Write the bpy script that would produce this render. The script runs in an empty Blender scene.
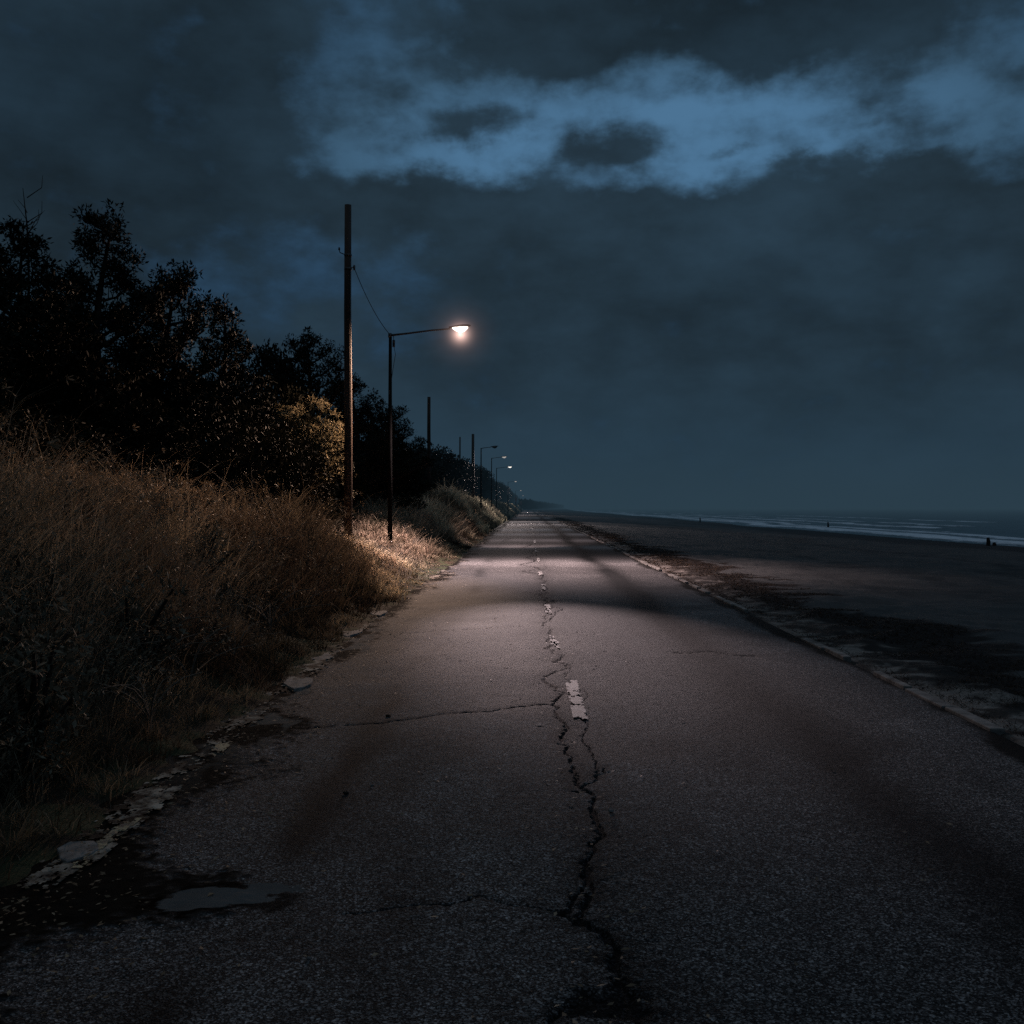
import bpy, math, random
import numpy as np
from mathutils import Vector, Matrix

random.seed(7)
RNG = np.random.default_rng(11)
scene = bpy.context.scene
COL = scene.collection
H = 1.7            # eye height over the road
F = 1024.0         # focal length in photograph pixels
VX, VY = 528.0, 507.0

# ------------------------------------------------------------------ basics
def link(o, parent=None):
    COL.objects.link(o)
    if parent is not None:
        o.parent = parent
    return o

def tag(o, label=None, cat=None, group=None, kind=None):
    if label: o['label'] = label
    if cat: o['category'] = cat
    if group: o['group'] = group
    if kind: o['kind'] = kind
    return o

def empty(name, loc=(0, 0, 0), rotz=0.0):
    o = bpy.data.objects.new(name, None)
    o.location = loc
    o.rotation_euler = (0, 0, rotz)
    o.empty_display_size = 0.3
    return link(o)

def ground_pt(px, py, z=0.0):
    Y = F * (H - z) / (py - VY)
    return (px - VX) / F * Y, Y

# value noise in numpy ---------------------------------------------------
_P = np.random.default_rng(3).random((512, 512)).astype(np.float32)
def vn(x, y):
    xi = np.floor(x).astype(np.int64); yi = np.floor(y).astype(np.int64)
    fx = x - xi; fy = y - yi
    fx = fx * fx * (3 - 2 * fx); fy = fy * fy * (3 - 2 * fy)
    a = _P[xi % 512, yi % 512]; b = _P[(xi + 1) % 512, yi % 512]
    c = _P[xi % 512, (yi + 1) % 512]; d = _P[(xi + 1) % 512, (yi + 1) % 512]
    return (a * (1 - fx) + b * fx) * (1 - fy) + (c * (1 - fx) + d * fx) * fy
def fbm(x, y, o=4, off=0.0):
    x = np.asarray(x, dtype=np.float64) + off * 17.3
    y = np.asarray(y, dtype=np.float64) + off * 9.1
    s = 0; a = 0.5; t = 0
    for i in range(o):
        s = s + a * vn(x * 2 ** i + i * 37.7, y * 2 ** i + i * 11.3); t += a; a *= 0.5
    return s / t
def sst(a, b, x):
    t = np.clip((x - a) / (b - a), 0, 1)
    return t * t * (3 - 2 * t)

# mesh collector ---------------------------------------------------------
class MB:
    def __init__(s): s.v = []; s.f = []
    def tube(s, pts, r, n=8, cap=True):
        pts = [Vector(p) for p in pts]
        if not hasattr(r, '__len__'): r = [r] * len(pts)
        b0 = len(s.v); prev = None
        for i, p in enumerate(pts):
            d = (pts[min(i + 1, len(pts) - 1)] - pts[max(i - 1, 0)])
            d = d.normalized() if d.length > 1e-9 else Vector((0, 0, 1))
            if prev is None:
                up = Vector((0, 0, 1)) if abs(d.z) < 0.9 else Vector((1, 0, 0))
                a = d.cross(up).normalized()
            else:
                a = (prev - d * prev.dot(d)).normalized()
            prev = a; b = d.cross(a)
            for k in range(n):
                t = 2 * math.pi * k / n
                s.v.append(tuple(p + (a * math.cos(t) + b * math.sin(t)) * r[i]))
        for i in range(len(pts) - 1):
            for k in range(n):
                q = b0 + i * n
                s.f.append((q + k, q + (k + 1) % n, q + n + (k + 1) % n, q + n + k))
        if cap:
            s.f.append(tuple(b0 + k for k in reversed(range(n))))
            q = b0 + (len(pts) - 1) * n
            s.f.append(tuple(q + k for k in range(n)))
        return s
    def box(s, c, d, rot=None, taper=1.0):
        b = len(s.v); c = Vector(c)
        M = rot or Matrix.Identity(3)
        for z in (-1, 1):
            t = taper if z > 0 else 1.0
            for x, y in ((-1, -1), (1, -1), (1, 1), (-1, 1)):
                s.v.append(tuple(c + M @ Vector((x * d[0] / 2 * t, y * d[1] / 2 * t, z * d[2] / 2))))
        for f in ((3, 2, 1, 0), (4, 5, 6, 7), (0, 1, 5, 4), (1, 2, 6, 5), (2, 3, 7, 6), (3, 0, 4, 7)):
            s.f.append(tuple(b + i for i in f))
        return s
    def loft(s, rings, cap=True):
        b = len(s.v); n = len(rings[0])
        for R in rings:
            for p in R: s.v.append(tuple(p))
        for i in range(len(rings) - 1):
            for k in range(n):
                q = b + i * n
                s.f.append((q + k, q + (k + 1) % n, q + n + (k + 1) % n, q + n + k))
        if cap:
            s.f.append(tuple(b + k for k in reversed(range(n))))
            s.f.append(tuple(b + (len(rings) - 1) * n + k for k in range(n)))
        return s
    def build(s, name, mat, parent=None, smooth=True, bevel=0):
        me = bpy.data.meshes.new(name)
        me.from_pydata(s.v, [], s.f); me.validate(); me.update()
        if mat: me.materials.append(mat)
        if smooth:
            me.polygons.foreach_set('use_smooth', [True] * len(me.polygons))
        o = bpy.data.objects.new(name, me)
        if bevel:
            m = o.modifiers.new('bevel', 'BEVEL'); m.width = bevel; m.segments = 2
        return link(o, parent)

def np_mesh(name, V, faces, mat, attrs=None, parent=None, smooth=False):
    """faces: list of int arrays (n,k) of quads / tris"""
    me = bpy.data.meshes.new(name)
    V = np.ascontiguousarray(V, dtype=np.float32)
    me.vertices.add(len(V)); me.vertices.foreach_set('co', V.ravel())
    nl = sum(f.size for f in faces); npoly = sum(len(f) for f in faces)
    me.loops.add(nl); me.polygons.add(npoly)
    me.loops.foreach_set('vertex_index', np.concatenate([f.ravel() for f in faces]).astype(np.int32))
    tot = np.concatenate([np.full(len(f), f.shape[1]) for f in faces]).astype(np.int32)
    st = np.concatenate([[0], np.cumsum(tot)[:-1]]).astype(np.int32)
    me.polygons.foreach_set('loop_start', st)
    me.polygons.foreach_set('loop_total', tot)
    if smooth:
        me.polygons.foreach_set('use_smooth', np.ones(npoly, dtype=bool))
    for k, a in (attrs or {}).items():
        a = np.asarray(a, dtype=np.float32)
        if a.ndim == 1:
            at = me.attributes.new(k, 'FLOAT', 'POINT'); at.data.foreach_set('value', a)
        else:
            at = me.attributes.new(k, 'FLOAT_COLOR', 'POINT')
            c = np.ones((len(a), 4), dtype=np.float32); c[:, :3] = a
            at.data.foreach_set('color', c.ravel())
    me.update(calc_edges=True)
    if mat: me.materials.append(mat)
    o = bpy.data.objects.new(name, me)
    return link(o, parent)

def grid(name, xs, ys, zf, mat, attrf=None, smooth=True, parent=None):
    X, Y = np.meshgrid(xs, ys)
    X = X.ravel(); Y = Y.ravel()
    Z, attrs = zf(X, Y)
    nx, ny = len(xs), len(ys)
    i = np.arange(nx - 1)[None, :] + nx * np.arange(ny - 1)[:, None]
    i = i.ravel()
    q = np.stack([i, i + 1, i + nx + 1, i + nx], 1)
    return np_mesh(name, np.stack([X, Y, Z], 1), [q], mat, attrs, parent, smooth)

# ------------------------------------------------------------- materials
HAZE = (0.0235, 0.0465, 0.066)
def newmat(name):
    m = bpy.data.materials.new(name); m.use_nodes = True
    nt = m.node_tree
    for n in list(nt.nodes): nt.nodes.remove(n)
    return m, nt
def N(nt, t, **kw):
    n = nt.nodes.new(t)
    for k, v in kw.items(): setattr(n, k, v)
    return n
def math_(nt, op, a, b=None, c=None, clamp=False):
    n = N(nt, 'ShaderNodeMath', operation=op); n.use_clamp = clamp
    for i, x in enumerate((a, b, c)):
        if x is None: continue
        if isinstance(x, (int, float)): n.inputs[i].default_value = x
        else: nt.links.new(x, n.inputs[i])
    return n.outputs[0]
def noise(nt, vec, scale, detail=4, rough=0.55, dist=0.0):
    n = N(nt, 'ShaderNodeTexNoise')
    n.inputs['Scale'].default_value = scale; n.inputs['Detail'].default_value = detail
    n.inputs['Roughness'].default_value = rough; n.inputs['Distortion'].default_value = dist
    if vec is not None: nt.links.new(vec, n.inputs['Vector'])
    return n.outputs['Fac']
def maprange(nt, v, a, b, c, d, smooth=False):
    n = N(nt, 'ShaderNodeMapRange')
    if smooth: n.interpolation_type = 'SMOOTHSTEP'
    nt.links.new(v, n.inputs[0])
    for i, x in enumerate((a, b, c, d)): n.inputs[i + 1].default_value = x
    return n.outputs[0]
def mixc(nt, f, a, b, mode='MIX'):
    n = N(nt, 'ShaderNodeMix', data_type='RGBA', blend_type=mode)
    if isinstance(f, (int, float)): n.inputs[0].default_value = f
    else: nt.links.new(f, n.inputs[0])
    for i, x in ((6, a), (7, b)):
        if isinstance(x, tuple): n.inputs[i].default_value = (*x, 1) if len(x) == 3 else x
        else: nt.links.new(x, n.inputs[i])
    return n.outputs[2]
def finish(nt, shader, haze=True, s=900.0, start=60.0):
    """sea mist put into each surface as a glowing colour that grows with distance"""
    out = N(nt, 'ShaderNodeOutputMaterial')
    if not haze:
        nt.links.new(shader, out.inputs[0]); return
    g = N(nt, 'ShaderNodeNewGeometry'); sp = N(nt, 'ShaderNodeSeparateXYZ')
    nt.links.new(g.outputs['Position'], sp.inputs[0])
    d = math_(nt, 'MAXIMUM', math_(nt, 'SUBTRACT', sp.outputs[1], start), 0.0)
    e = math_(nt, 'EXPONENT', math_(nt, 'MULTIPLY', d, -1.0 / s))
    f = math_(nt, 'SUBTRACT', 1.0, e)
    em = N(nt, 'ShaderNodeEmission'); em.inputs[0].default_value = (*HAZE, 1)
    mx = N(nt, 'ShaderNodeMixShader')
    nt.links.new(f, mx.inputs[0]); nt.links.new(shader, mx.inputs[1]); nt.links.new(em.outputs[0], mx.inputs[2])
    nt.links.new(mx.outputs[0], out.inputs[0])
def bsdf(nt, color, rough=0.8, spec=0.3, bump=None, bs=0.5, bd=0.01, metallic=0.0):
    b = N(nt, 'ShaderNodeBsdfPrincipled')
    if isinstance(color, tuple): b.inputs['Base Color'].default_value = (*color, 1)
    else: nt.links.new(color, b.inputs['Base Color'])
    if isinstance(rough, (int, float)): b.inputs['Roughness'].default_value = rough
    else: nt.links.new(rough, b.inputs['Roughness'])
    b.inputs['Specular IOR Level'].default_value = spec
    b.inputs['Metallic'].default_value = metallic
    if bump is not None:
        n = N(nt, 'ShaderNodeBump'); n.inputs['Strength'].default_value = bs
        n.inputs['Distance'].default_value = bd
        nt.links.new(bump, n.inputs['Height']); nt.links.new(n.outputs[0], b.inputs['Normal'])
    return b.outputs[0]
def pos(nt):
    return N(nt, 'ShaderNodeNewGeometry').outputs['Position']
def objc(nt):
    return N(nt, 'ShaderNodeTexCoord').outputs['Object']
def attr(nt, name, col=False):
    n = N(nt, 'ShaderNodeAttribute', attribute_name=name)
    return n.outputs['Color'] if col else n.outputs['Fac']

def mat_asphalt():
    m, nt = newmat('asphalt')
    p = pos(nt)
    base = attr(nt, 'Col', True)
    vo = N(nt, 'ShaderNodeTexVoronoi'); vo.inputs['Scale'].default_value = 150
    nt.links.new(p, vo.inputs['Vector'])
    sep = N(nt, 'ShaderNodeSeparateColor'); nt.links.new(vo.outputs['Color'], sep.inputs[0])
    chips = maprange(nt, sep.outputs[0], 0.72, 1.0, 0.0, 1.6)
    vo2 = N(nt, 'ShaderNodeTexVoronoi'); vo2.inputs['Scale'].default_value = 95
    nt.links.new(p, vo2.inputs['Vector'])
    sep2 = N(nt, 'ShaderNodeSeparateColor'); nt.links.new(vo2.outputs['Color'], sep2.inputs[0])
    chips2 = maprange(nt, sep2.outputs[1], 0.86, 1.0, 0.0, 2.2)
    n1 = noise(nt, p, 160, 3, 0.7); n2 = noise(nt, p, 38, 4, 0.7); n3 = noise(nt, p, 7, 5, 0.65)
    k = math_(nt, 'ADD', math_(nt, 'MULTIPLY', math_(nt, 'POWER', sep.outputs[0], 6.0), 4.0), 0.30)
    k = math_(nt, 'ADD', k, math_(nt, 'MULTIPLY', math_(nt, 'POWER', sep2.outputs[1], 9.0), 3.5))
    k = math_(nt, 'MULTIPLY', k, maprange(nt, n2, 0.25, 0.75, 0.55, 1.45))
    k = math_(nt, 'MULTIPLY', k, maprange(nt, n3, 0.25, 0.75, 0.75, 1.2))
    # where soil lies the chips fade
    dirt = attr(nt, 'dirt')
    sy = N(nt, 'ShaderNodeSeparateXYZ'); nt.links.new(p, sy.inputs[0])
    fm = N(nt, 'ShaderNodeMix', data_type='FLOAT')
    nt.links.new(maprange(nt, sy.outputs[1], 9.0, 40.0, 0.0, 0.88), fm.inputs[0]); nt.links.new(k, fm.inputs[2]); fm.inputs[3].default_value = 1.15
    k = fm.outputs[0]
    kk = N(nt, 'ShaderNodeMix', data_type='FLOAT')
    nt.links.new(dirt, kk.inputs[0]); nt.links.new(k, kk.inputs[2]); kk.inputs[3].default_value = 0.9
    cc = N(nt, 'ShaderNodeCombineColor')
    for i in range(3): nt.links.new(kk.outputs[0], cc.inputs[i])
    c = mixc(nt, 1.0, base, cc.outputs[0], 'MULTIPLY')
    h = math_(nt, 'ADD', math_(nt, 'MULTIPLY', n1, 0.6), math_(nt, 'MULTIPLY', vo.outputs['Distance'], 40.0))
    h = math_(nt, 'ADD', h, math_(nt, 'MULTIPLY', n2, 0.8))
    rg = maprange(nt, attr(nt, 'wet'), 0, 1, 0.85, 0.65)
    sh = bsdf(nt, c, rg, 0.16, h, 0.3, 0.004)
    bn = sh.node.inputs['Normal'].links[0].from_node
    nt.links.new(maprange(nt, sy.outputs[1], 6.0, 26.0, 0.32, 0.0), bn.inputs['Strength'])
    spn = math_(nt, 'MULTIPLY', maprange(nt, dirt, 0, 1, 1.0, 0.1), math_(nt, 'MULTIPLY', maprange(nt, sy.outputs[1], 4.0, 9.0, 0.05, 0.10), maprange(nt, sy.outputs[1], 20.0, 40.0, 1.0, 0.1)))
    nt.links.new(spn, sh.node.inputs['Specular IOR Level'])
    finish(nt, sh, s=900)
    return m

def mat_ground():
    m, nt = newmat('soil_and_sand')
    p = pos(nt); base = attr(nt, 'Col', True)
    n1 = noise(nt, p, 30, 6, 0.7); n2 = noise(nt, p, 3.0, 6, 0.65); n3 = noise(nt, p, 0.35, 5, 0.6)
    k = math_(nt, 'MULTIPLY', maprange(nt, n1, 0.3, 0.7, 0.6, 1.4), maprange(nt, n2, 0.3, 0.7, 0.8, 1.2))
    k = math_(nt, 'MULTIPLY', k, maprange(nt, n3, 0.3, 0.7, 0.88, 1.12))
    cc = N(nt, 'ShaderNodeCombineColor')
    for i in range(3): nt.links.new(k, cc.inputs[i])
    c = mixc(nt, 1.0, base, cc.outputs[0], 'MULTIPLY')
    h = math_(nt, 'ADD', math_(nt, 'MULTIPLY', n1, 0.25), n2)
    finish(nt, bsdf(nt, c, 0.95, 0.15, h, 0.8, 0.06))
    return m

def mat_simple(name, c1, c2, scale, rough=0.8, spec=0.3, bs=0.4, bd=0.01, stretch=None, haze=True, metallic=0.0, lo=0.3, hi=0.7):
    m, nt = newmat(name)
    v = objc(nt)
    if stretch:
        mp = N(nt, 'ShaderNodeMapping'); mp.inputs['Scale'].default_value = stretch
        nt.links.new(v, mp.inputs[0]); v = mp.outputs[0]
    n1 = noise(nt, v, scale, 6, 0.65, 0.3)
    c = mixc(nt, maprange(nt, n1, lo, hi, 0, 1), c1, c2)
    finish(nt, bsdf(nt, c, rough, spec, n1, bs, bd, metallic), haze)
    return m

def mat_leaf(name, dark, lite, trans=0.0, spec=0.25, s=800):
    m, nt = newmat(name)
    a = attr(nt, 'tint')
    c = mixc(nt, a, dark, lite)
    sh = bsdf(nt, c, 0.6, spec)
    if trans:
        t = N(nt, 'ShaderNodeBsdfTranslucent'); nt.links.new(c, t.inputs[0])
        mx = N(nt, 'ShaderNodeMixShader'); mx.inputs[0].default_value = trans
        nt.links.new(sh, mx.inputs[1]); nt.links.new(t.outputs[0], mx.inputs[2]); sh = mx.outputs[0]
    finish(nt, sh, s=s)
    return m

def mat_grass():
    m, nt = newmat('dry_grass')
    c = attr(nt, 'Col', True)
    sh = bsdf(nt, c, 0.7, 0.2)
    t = N(nt, 'ShaderNodeBsdfTranslucent'); nt.links.new(c, t.inputs[0])
    mx = N(nt, 'ShaderNodeMixShader'); mx.inputs[0].default_value = 0.5
    nt.links.new(sh, mx.inputs[1]); nt.links.new(t.outputs[0], mx.inputs[2])
    finish(nt, mx.outputs[0])
    return m

def mat_paint(name, col):
    m, nt = newmat(name)
    p = pos(nt)
    n1 = noise(nt, p, 45, 6, 0.75); n2 = noise(nt, p, 9, 5, 0.7)
    f = maprange(nt, math_(nt, 'ADD', n1, n2), 0.85, 1.15, 0, 1)
    c = mixc(nt, f, (0.06, 0.055, 0.05), col)
    finish(nt, bsdf(nt, c, 0.7, 0.3, n1, 0.6, 0.004))
    return m

def mat_sea():
    m, nt = newmat('sea_water')
    p = pos(nt)
    mp = N(nt, 'ShaderNodeMapping'); mp.inputs['Scale'].default_value = (1.0, 0.28, 1.0)
    nt.links.new(p, mp.inputs[0])
    n1 = noise(nt, mp.outputs[0], 0.55, 6, 0.6, 0.6); n2 = noise(nt, mp.outputs[0], 3.0, 5, 0.65, 0.4)
    foam = attr(nt, 'foam')
    f = math_(nt, 'ADD', foam, math_(nt, 'MULTIPLY', math_(nt, 'SUBTRACT', n2, 0.5), 1.3))
    f = math_(nt, 'ADD', f, math_(nt, 'MULTIPLY', math_(nt, 'SUBTRACT', n1, 0.5), 1.2))
    f = maprange(nt, f, 0.38, 1.05, 0, 1, True)
    c = mixc(nt, f, (0.012, 0.022, 0.03), (0.62, 0.68, 0.72))
    r = maprange(nt, f, 0, 1, 0.22, 0.9)
    h = math_(nt, 'ADD', n1, math_(nt, 'MULTIPLY', n2, 0.25))
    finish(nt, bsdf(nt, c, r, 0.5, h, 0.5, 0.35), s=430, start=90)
    return m

def mat_emit(name, col, st):
    m, nt = newmat(name)
    e = N(nt, 'ShaderNodeEmission'); e.inputs[0].default_value = (*col, 1); e.inputs[1].default_value = st
    finish(nt, e.outputs[0], False)
    return m

M = {}
M['asphalt'] = mat_asphalt()
M['ground'] = mat_ground()
M['grass'] = mat_grass()
M['sea'] = mat_sea()
M['white_paint'] = mat_paint('worn_white_paint', (0.26, 0.245, 0.23))
M['yellow_paint'] = mat_paint('worn_yellow_paint', (0.34, 0.29, 0.17))
M['concrete'] = mat_simple('weathered_concrete', (0.07, 0.065, 0.06), (0.24, 0.22, 0.2), 9, 0.9, 0.2, 0.8, 0.02)
M['kerb_worn'] = mat_simple('half_buried_concrete', (0.012, 0.010, 0.008), (0.36, 0.32, 0.26), 5, 0.9, 0.1, 0.8, 0.02, lo=0.45, hi=0.64)
M['kerb'] = mat_simple('pale_kerb_concrete', (0.03, 0.027, 0.024), (0.27, 0.245, 0.22), 4, 0.9, 0.2, 0.8, 0.02)
M['smooth_patch'] = mat_simple('smooth_mortar', (0.13, 0.15, 0.16), (0.19, 0.21, 0.22), 5, 0.5, 0.5, 0.2, 0.004)
M['wood'] = mat_simple('creosoted_wood', (0.012, 0.008, 0.006), (0.075, 0.043, 0.028), 6, 0.75, 0.3, 0.9, 0.02, (1, 1, 0.07))
M['steel'] = mat_simple('dark_weathered_steel', (0.02, 0.02, 0.02), (0.06, 0.05, 0.045), 12, 0.55, 0.5, 0.2, 0.004)
M['pole_steel'] = mat_simple('shade_darkened_steel', (0.004, 0.004, 0.004), (0.010, 0.009, 0.008), 12, 0.85, 0.05, 0.2, 0.004)  # steel darkened to put the lamp hood's shade into the pole colour
M['cable'] = mat_simple('black_cable', (0.01, 0.01, 0.01), (0.02, 0.02, 0.02), 12)
M['bark'] = mat_simple('dark_bark', (0.012, 0.01, 0.008), (0.04, 0.03, 0.025), 8, 0.9, 0.1, 1.0, 0.03, (1, 1, 0.3))
M['needles'] = mat_leaf('pine_needles', (0.004, 0.006, 0.004), (0.016, 0.018, 0.011), spec=0.05)
M['needles_far'] = mat_leaf('far_foliage', (0.008, 0.010, 0.007), (0.022, 0.024, 0.016), s=650, spec=0.05)
M['shrub'] = mat_leaf('shrub_leaves', (0.03, 0.032, 0.018), (0.30, 0.24, 0.14), 0.3, 0.06)
M['shrub_dim'] = mat_leaf('weed_leaves', (0.02, 0.022, 0.014), (0.16, 0.14, 0.10), 0.1, 0.06)
M['shrub_dark'] = mat_leaf('undergrowth_leaves', (0.004, 0.005, 0.003), (0.016, 0.015, 0.010), 0.1, 0.02)
M['twig'] = mat_simple('dry_twig', (0.07, 0.05, 0.035), (0.2, 0.15, 0.11), 20, 0.8, 0.2)
M['plume'] = mat_leaf('dry_plume', (0.12, 0.085, 0.05), (0.34, 0.25, 0.16), 0.3, 0.2)
M['weed'] = mat_leaf('beach_debris', (0.012, 0.008, 0.005), (0.05, 0.034, 0.022), 0.0, 0.15)
M['stone'] = mat_simple('grey_stone', (0.05, 0.048, 0.045), (0.2, 0.19, 0.18), 14, 0.9, 0.2, 0.6, 0.01)
M['lens_on'] = mat_emit('lit_lamp_lens', (1.0, 0.84, 0.72), 2.4)
M['lens_cool'] = mat_emit('lit_cool_lens', (1.0, 0.93, 0.84), 1.3)
M['lens_dim'] = mat_emit('dim_lens', (1.0, 0.93, 0.86), 0.40)
M['lens_off'] = mat_simple('grey_lens', (0.08, 0.08, 0.08), (0.12, 0.12, 0.12), 5, 0.3, 0.5)
M['sign'] = mat_simple('pale_sign_face', (0.45, 0.4, 0.38), (0.6, 0.52, 0.48), 3, 0.5, 0.4, 0.1, 0.002, None, False)

# ---------------------------------------------------------------- terrain
def road_z(X, Y):
    Y = np.asarray(Y, dtype=np.float64)
    far = sst(18, 40, Y)
    return 0.018 * np.sin(Y / 3.1 + 0.6) * far + 0.012 * np.sin(Y / 7.3) * far - 0.012 * ((X - 0.66) / 2.9) ** 2 * 1.5
LEFT = -2.25
RIGHT = 3.52
def shore(Y):
    return 34 + np.maximum(0, Y - 700) * 0.03 + 1.2 * np.sin(Y / 31.0) + 0.5 * np.sin(Y / 9.0 + 1)
def bank_top(Y):
    return 1.30 - 0.32 * sst(18, 27, Y) + 1.10 * sst(32, 65, Y) + 0.12 * np.sin(Y / 2.7) + 0.15 * np.sin(Y / 5.0)
def ground_z(X, Y):
    X = np.asarray(X, dtype=np.float64); Y = np.asarray(Y, dtype=np.float64)
    rz = road_z(X, Y)
    n = fbm(X * 0.9, Y * 0.9, 4, 1); n2 = fbm(X * 4, Y * 4, 3, 2)
    # left bank
    e = LEFT - 0.15
    up = sst(e - 0.05, e - 2.9, X)
    zl = -0.03 + up * bank_top(Y) + (n - 0.5) * 0.55 * sst(e, e - 1.5, X) + (n2 - 0.5) * 0.05
    zl = zl + np.clip(-X - 6.0, 0, 14) * 0.09
    zl = zl + sst(e + 0.25, e - 0.1, X) * (0.03 + 0.04 * (n2 - 0.3))
    # right verge and beach
    sx = shore(Y)
    t = np.clip((X - 5.2) / (sx - 5.2), 0, 3)
    zr = -0.03 - t * 1.0 + (n2 - 0.5) * 0.05 * sst(3.55, 3.8, X) + (n - 0.5) * 0.20 * sst(3.7, 4.6, X) * (1 - sst(20, 30, X))
    zr = np.maximum(zr, -3.0)
    mid = rz - 0.04
    z = np.where(X < LEFT, zl, np.where(X > RIGHT + 0.1, zr, mid))
    return z

def ground_fn(X, Y):
    z = ground_z(X, Y)
    n = fbm(X * 0.6, Y * 0.6, 5, 3); nn = fbm(X * 3, Y * 3, 4, 4)
    soil = np.array([0.012, 0.010, 0.007]); green = np.array([0.03, 0.034, 0.016]); straw = np.array([0.035, 0.024, 0.015])
    sand = np.array([0.058, 0.056, 0.053]); wet = np.array([0.022, 0.022, 0.022]); pale = np.array([0.17, 0.145, 0.125]); dark = np.array([0.018, 0.013, 0.01])
    c = np.zeros((len(X), 3))
    a = sst(0.42, 0.6, n)[:, None]
    left = soil * (1 - a) + straw * a
    g = (sst(-3.3, -2.6, X) * sst(0.4, 0.55, nn))[:, None]
    left = left * (1 - g) + green * g
    # right side
    sx = shore(Y)
    d = X + (n - 0.5) * 2.2
    right = np.repeat(sand[None], len(X), 0)
    st = (sst(3.5, 3.7, X) * (1 - sst(3.9, 4.5, X + (nn - 0.5) * 1.8)) * (0.10 + 0.9 * sst(0.42, 0.58, fbm(X * 3.5, Y * 5, 4, 16))))[:, None]
    d = X + (fbm(X * 0.5, Y * 1.5, 4, 17) - 0.5) * 4.2
    dk = (sst(3.5, 3.65, X) * (1 - sst(5.3, 5.7, d)))[:, None]
    right = right * (1 - dk) + dark * dk
    right = right * (1 - st) + pale * st
    ws = sx - X + (fbm(X * 0.25, Y * 0.06, 3, 6) - 0.5) * 9
    w = (1 - sst(8.5, 14.0, ws)) [:, None]
    ln = np.exp(-((ws - 19.0) / 0.8) ** 2)[:, None] * 0.7
    ln2 = np.exp(-((ws - 23.5) / 0.4) ** 2)[:, None] * 0.5
    w = np.clip(w + ln + ln2, 0, 1)
    right = right * (1 - w) + wet * w
    c = np.where((X < 0.5)[:, None], left, right)
    return z, {'Col': c}

def geom(a, b, n, p=1.0):
    return a + (b - a) * np.linspace(0, 1, n) ** p
xs = np.unique(np.concatenate([
    -geom(20, 6000, 26, 3.0)[::-1], np.linspace(-20, -9, 23), np.linspace(-9, -2.0, 150), np.linspace(-2.0, 3.4, 12),
    np.linspace(3.4, 7.5, 90), np.linspace(7.5, 36, 80), np.linspace(36, 70, 18), geom(70, 6000, 20, 3.0)]))
ys = np.unique(np.concatenate([np.linspace(-300, -12, 10), np.linspace(-12, 2, 30), np.linspace(2, 14, 200), np.linspace(14, 40, 190),
    np.linspace(40, 120, 160), np.linspace(120, 400, 120), geom(400, 7000, 60, 2.2)]))
ground = grid('ground', xs, ys, ground_fn, M['ground'])
tag(ground, kind='structure')

# ------------------------------------------------------------------- road
def P(*pts): return [ground_pt(*p) for p in pts]
cracks = [  # (polyline in world metres, half width near, strength)
    (P((640,1030),(636,1019),(629,1001),(622,980),(616,960),(611,944),(602,930),(583,923),(562,912)), 0.022),
    (P((562,912),(540,908),(515,905),(480,896),(440,904),(395,905),(345,912)), 0.0045),
    (P((583,923),(580,912),(586,905),(592,887),(585,862),(594,850),(604,836),(599,826),(595,816),(594,798),(590,792),(586,790)), 0.015),
    (P((562,912),(575,895),(590,880)), 0.012),
    (P((586,790),(573,791)), 0.010),
    (P((586,790),(590,782),(597,775),(604,768)), 0.011),
    (P((586,790),(578,776),(569,763),(565,752),(562,735),(556,713),(551,704)), 0.012),
    (P((551,704),(556,700),(565,692),(556,687),(546,682),(543,679),(546,676),(560,670),(569,664)), 0.014),
    (P((569,664),(572,672),(576,684),(584,700),(588,724),(583,742),(590,748),(597,762),(597,775)), 0.0045),
    (P((569,664),(561,658),(554,653),(549,647),(547,641),(551,634),(551,628),(547,621),(544,616),(548,609),(547,603),(543,597),(540,591),(544,583),(543,575),(538,567),(535,559),(534,551),(532,544),(530,533),(528,524)), 0.026),
    (P((551,704),(530,705),(505,708),(480,711),(455,712),(430,715),(405,719),(390,720),(365,723),(340,724),(318,726),(298,727)), 0.009),
    (P((551,628),(520,626),(480,628),(440,630),(400,633),(385,634)), 0.006),
    (P((670,652),(690,653),(712,651),(732,654),(755,655)), 0.012),
    (P((629,1001),(612,1003),(596,998),(580,1003),(560,1010),(548,1020)), 0.010),
    (P((547,603),(554,600),(556,612),(552,622)), 0.012),
    (P((553,566),(470,568),(430,570)), 0.010),
]
jr = np.random.default_rng(5)
def jag(poly, depth=3):
    pts = [np.array(p) for p in poly]
    for k in range(depth):
        out = [pts[0]]
        for a, b in zip(pts[:-1], pts[1:]):
            L = np.linalg.norm(b - a); 
            m = (a + b) / 2 + jr.normal(0, 0.09 * L, 2)
            out += [m, b]
        pts = out
    return pts
cracks = [(jag(p, 2), w) for p, w in cracks]

ry = [1.0]
while ry[-1] < 60:
    y = ry[-1]; ry.append(y + max(0.006, y * y / 1741 * 0.55))
ry = np.concatenate([np.linspace(-12, 0.9, 12), np.array(ry), geom(62, 3000, 170, 2.6)])
rx = np.unique(np.concatenate([np.arange(-2.55, -0.35, 0.0155), np.arange(-0.35, 0.55, 0.0065), np.arange(0.55, 0.9, .012), np.arange(0.9, 3.64, 0.02)]))

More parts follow.
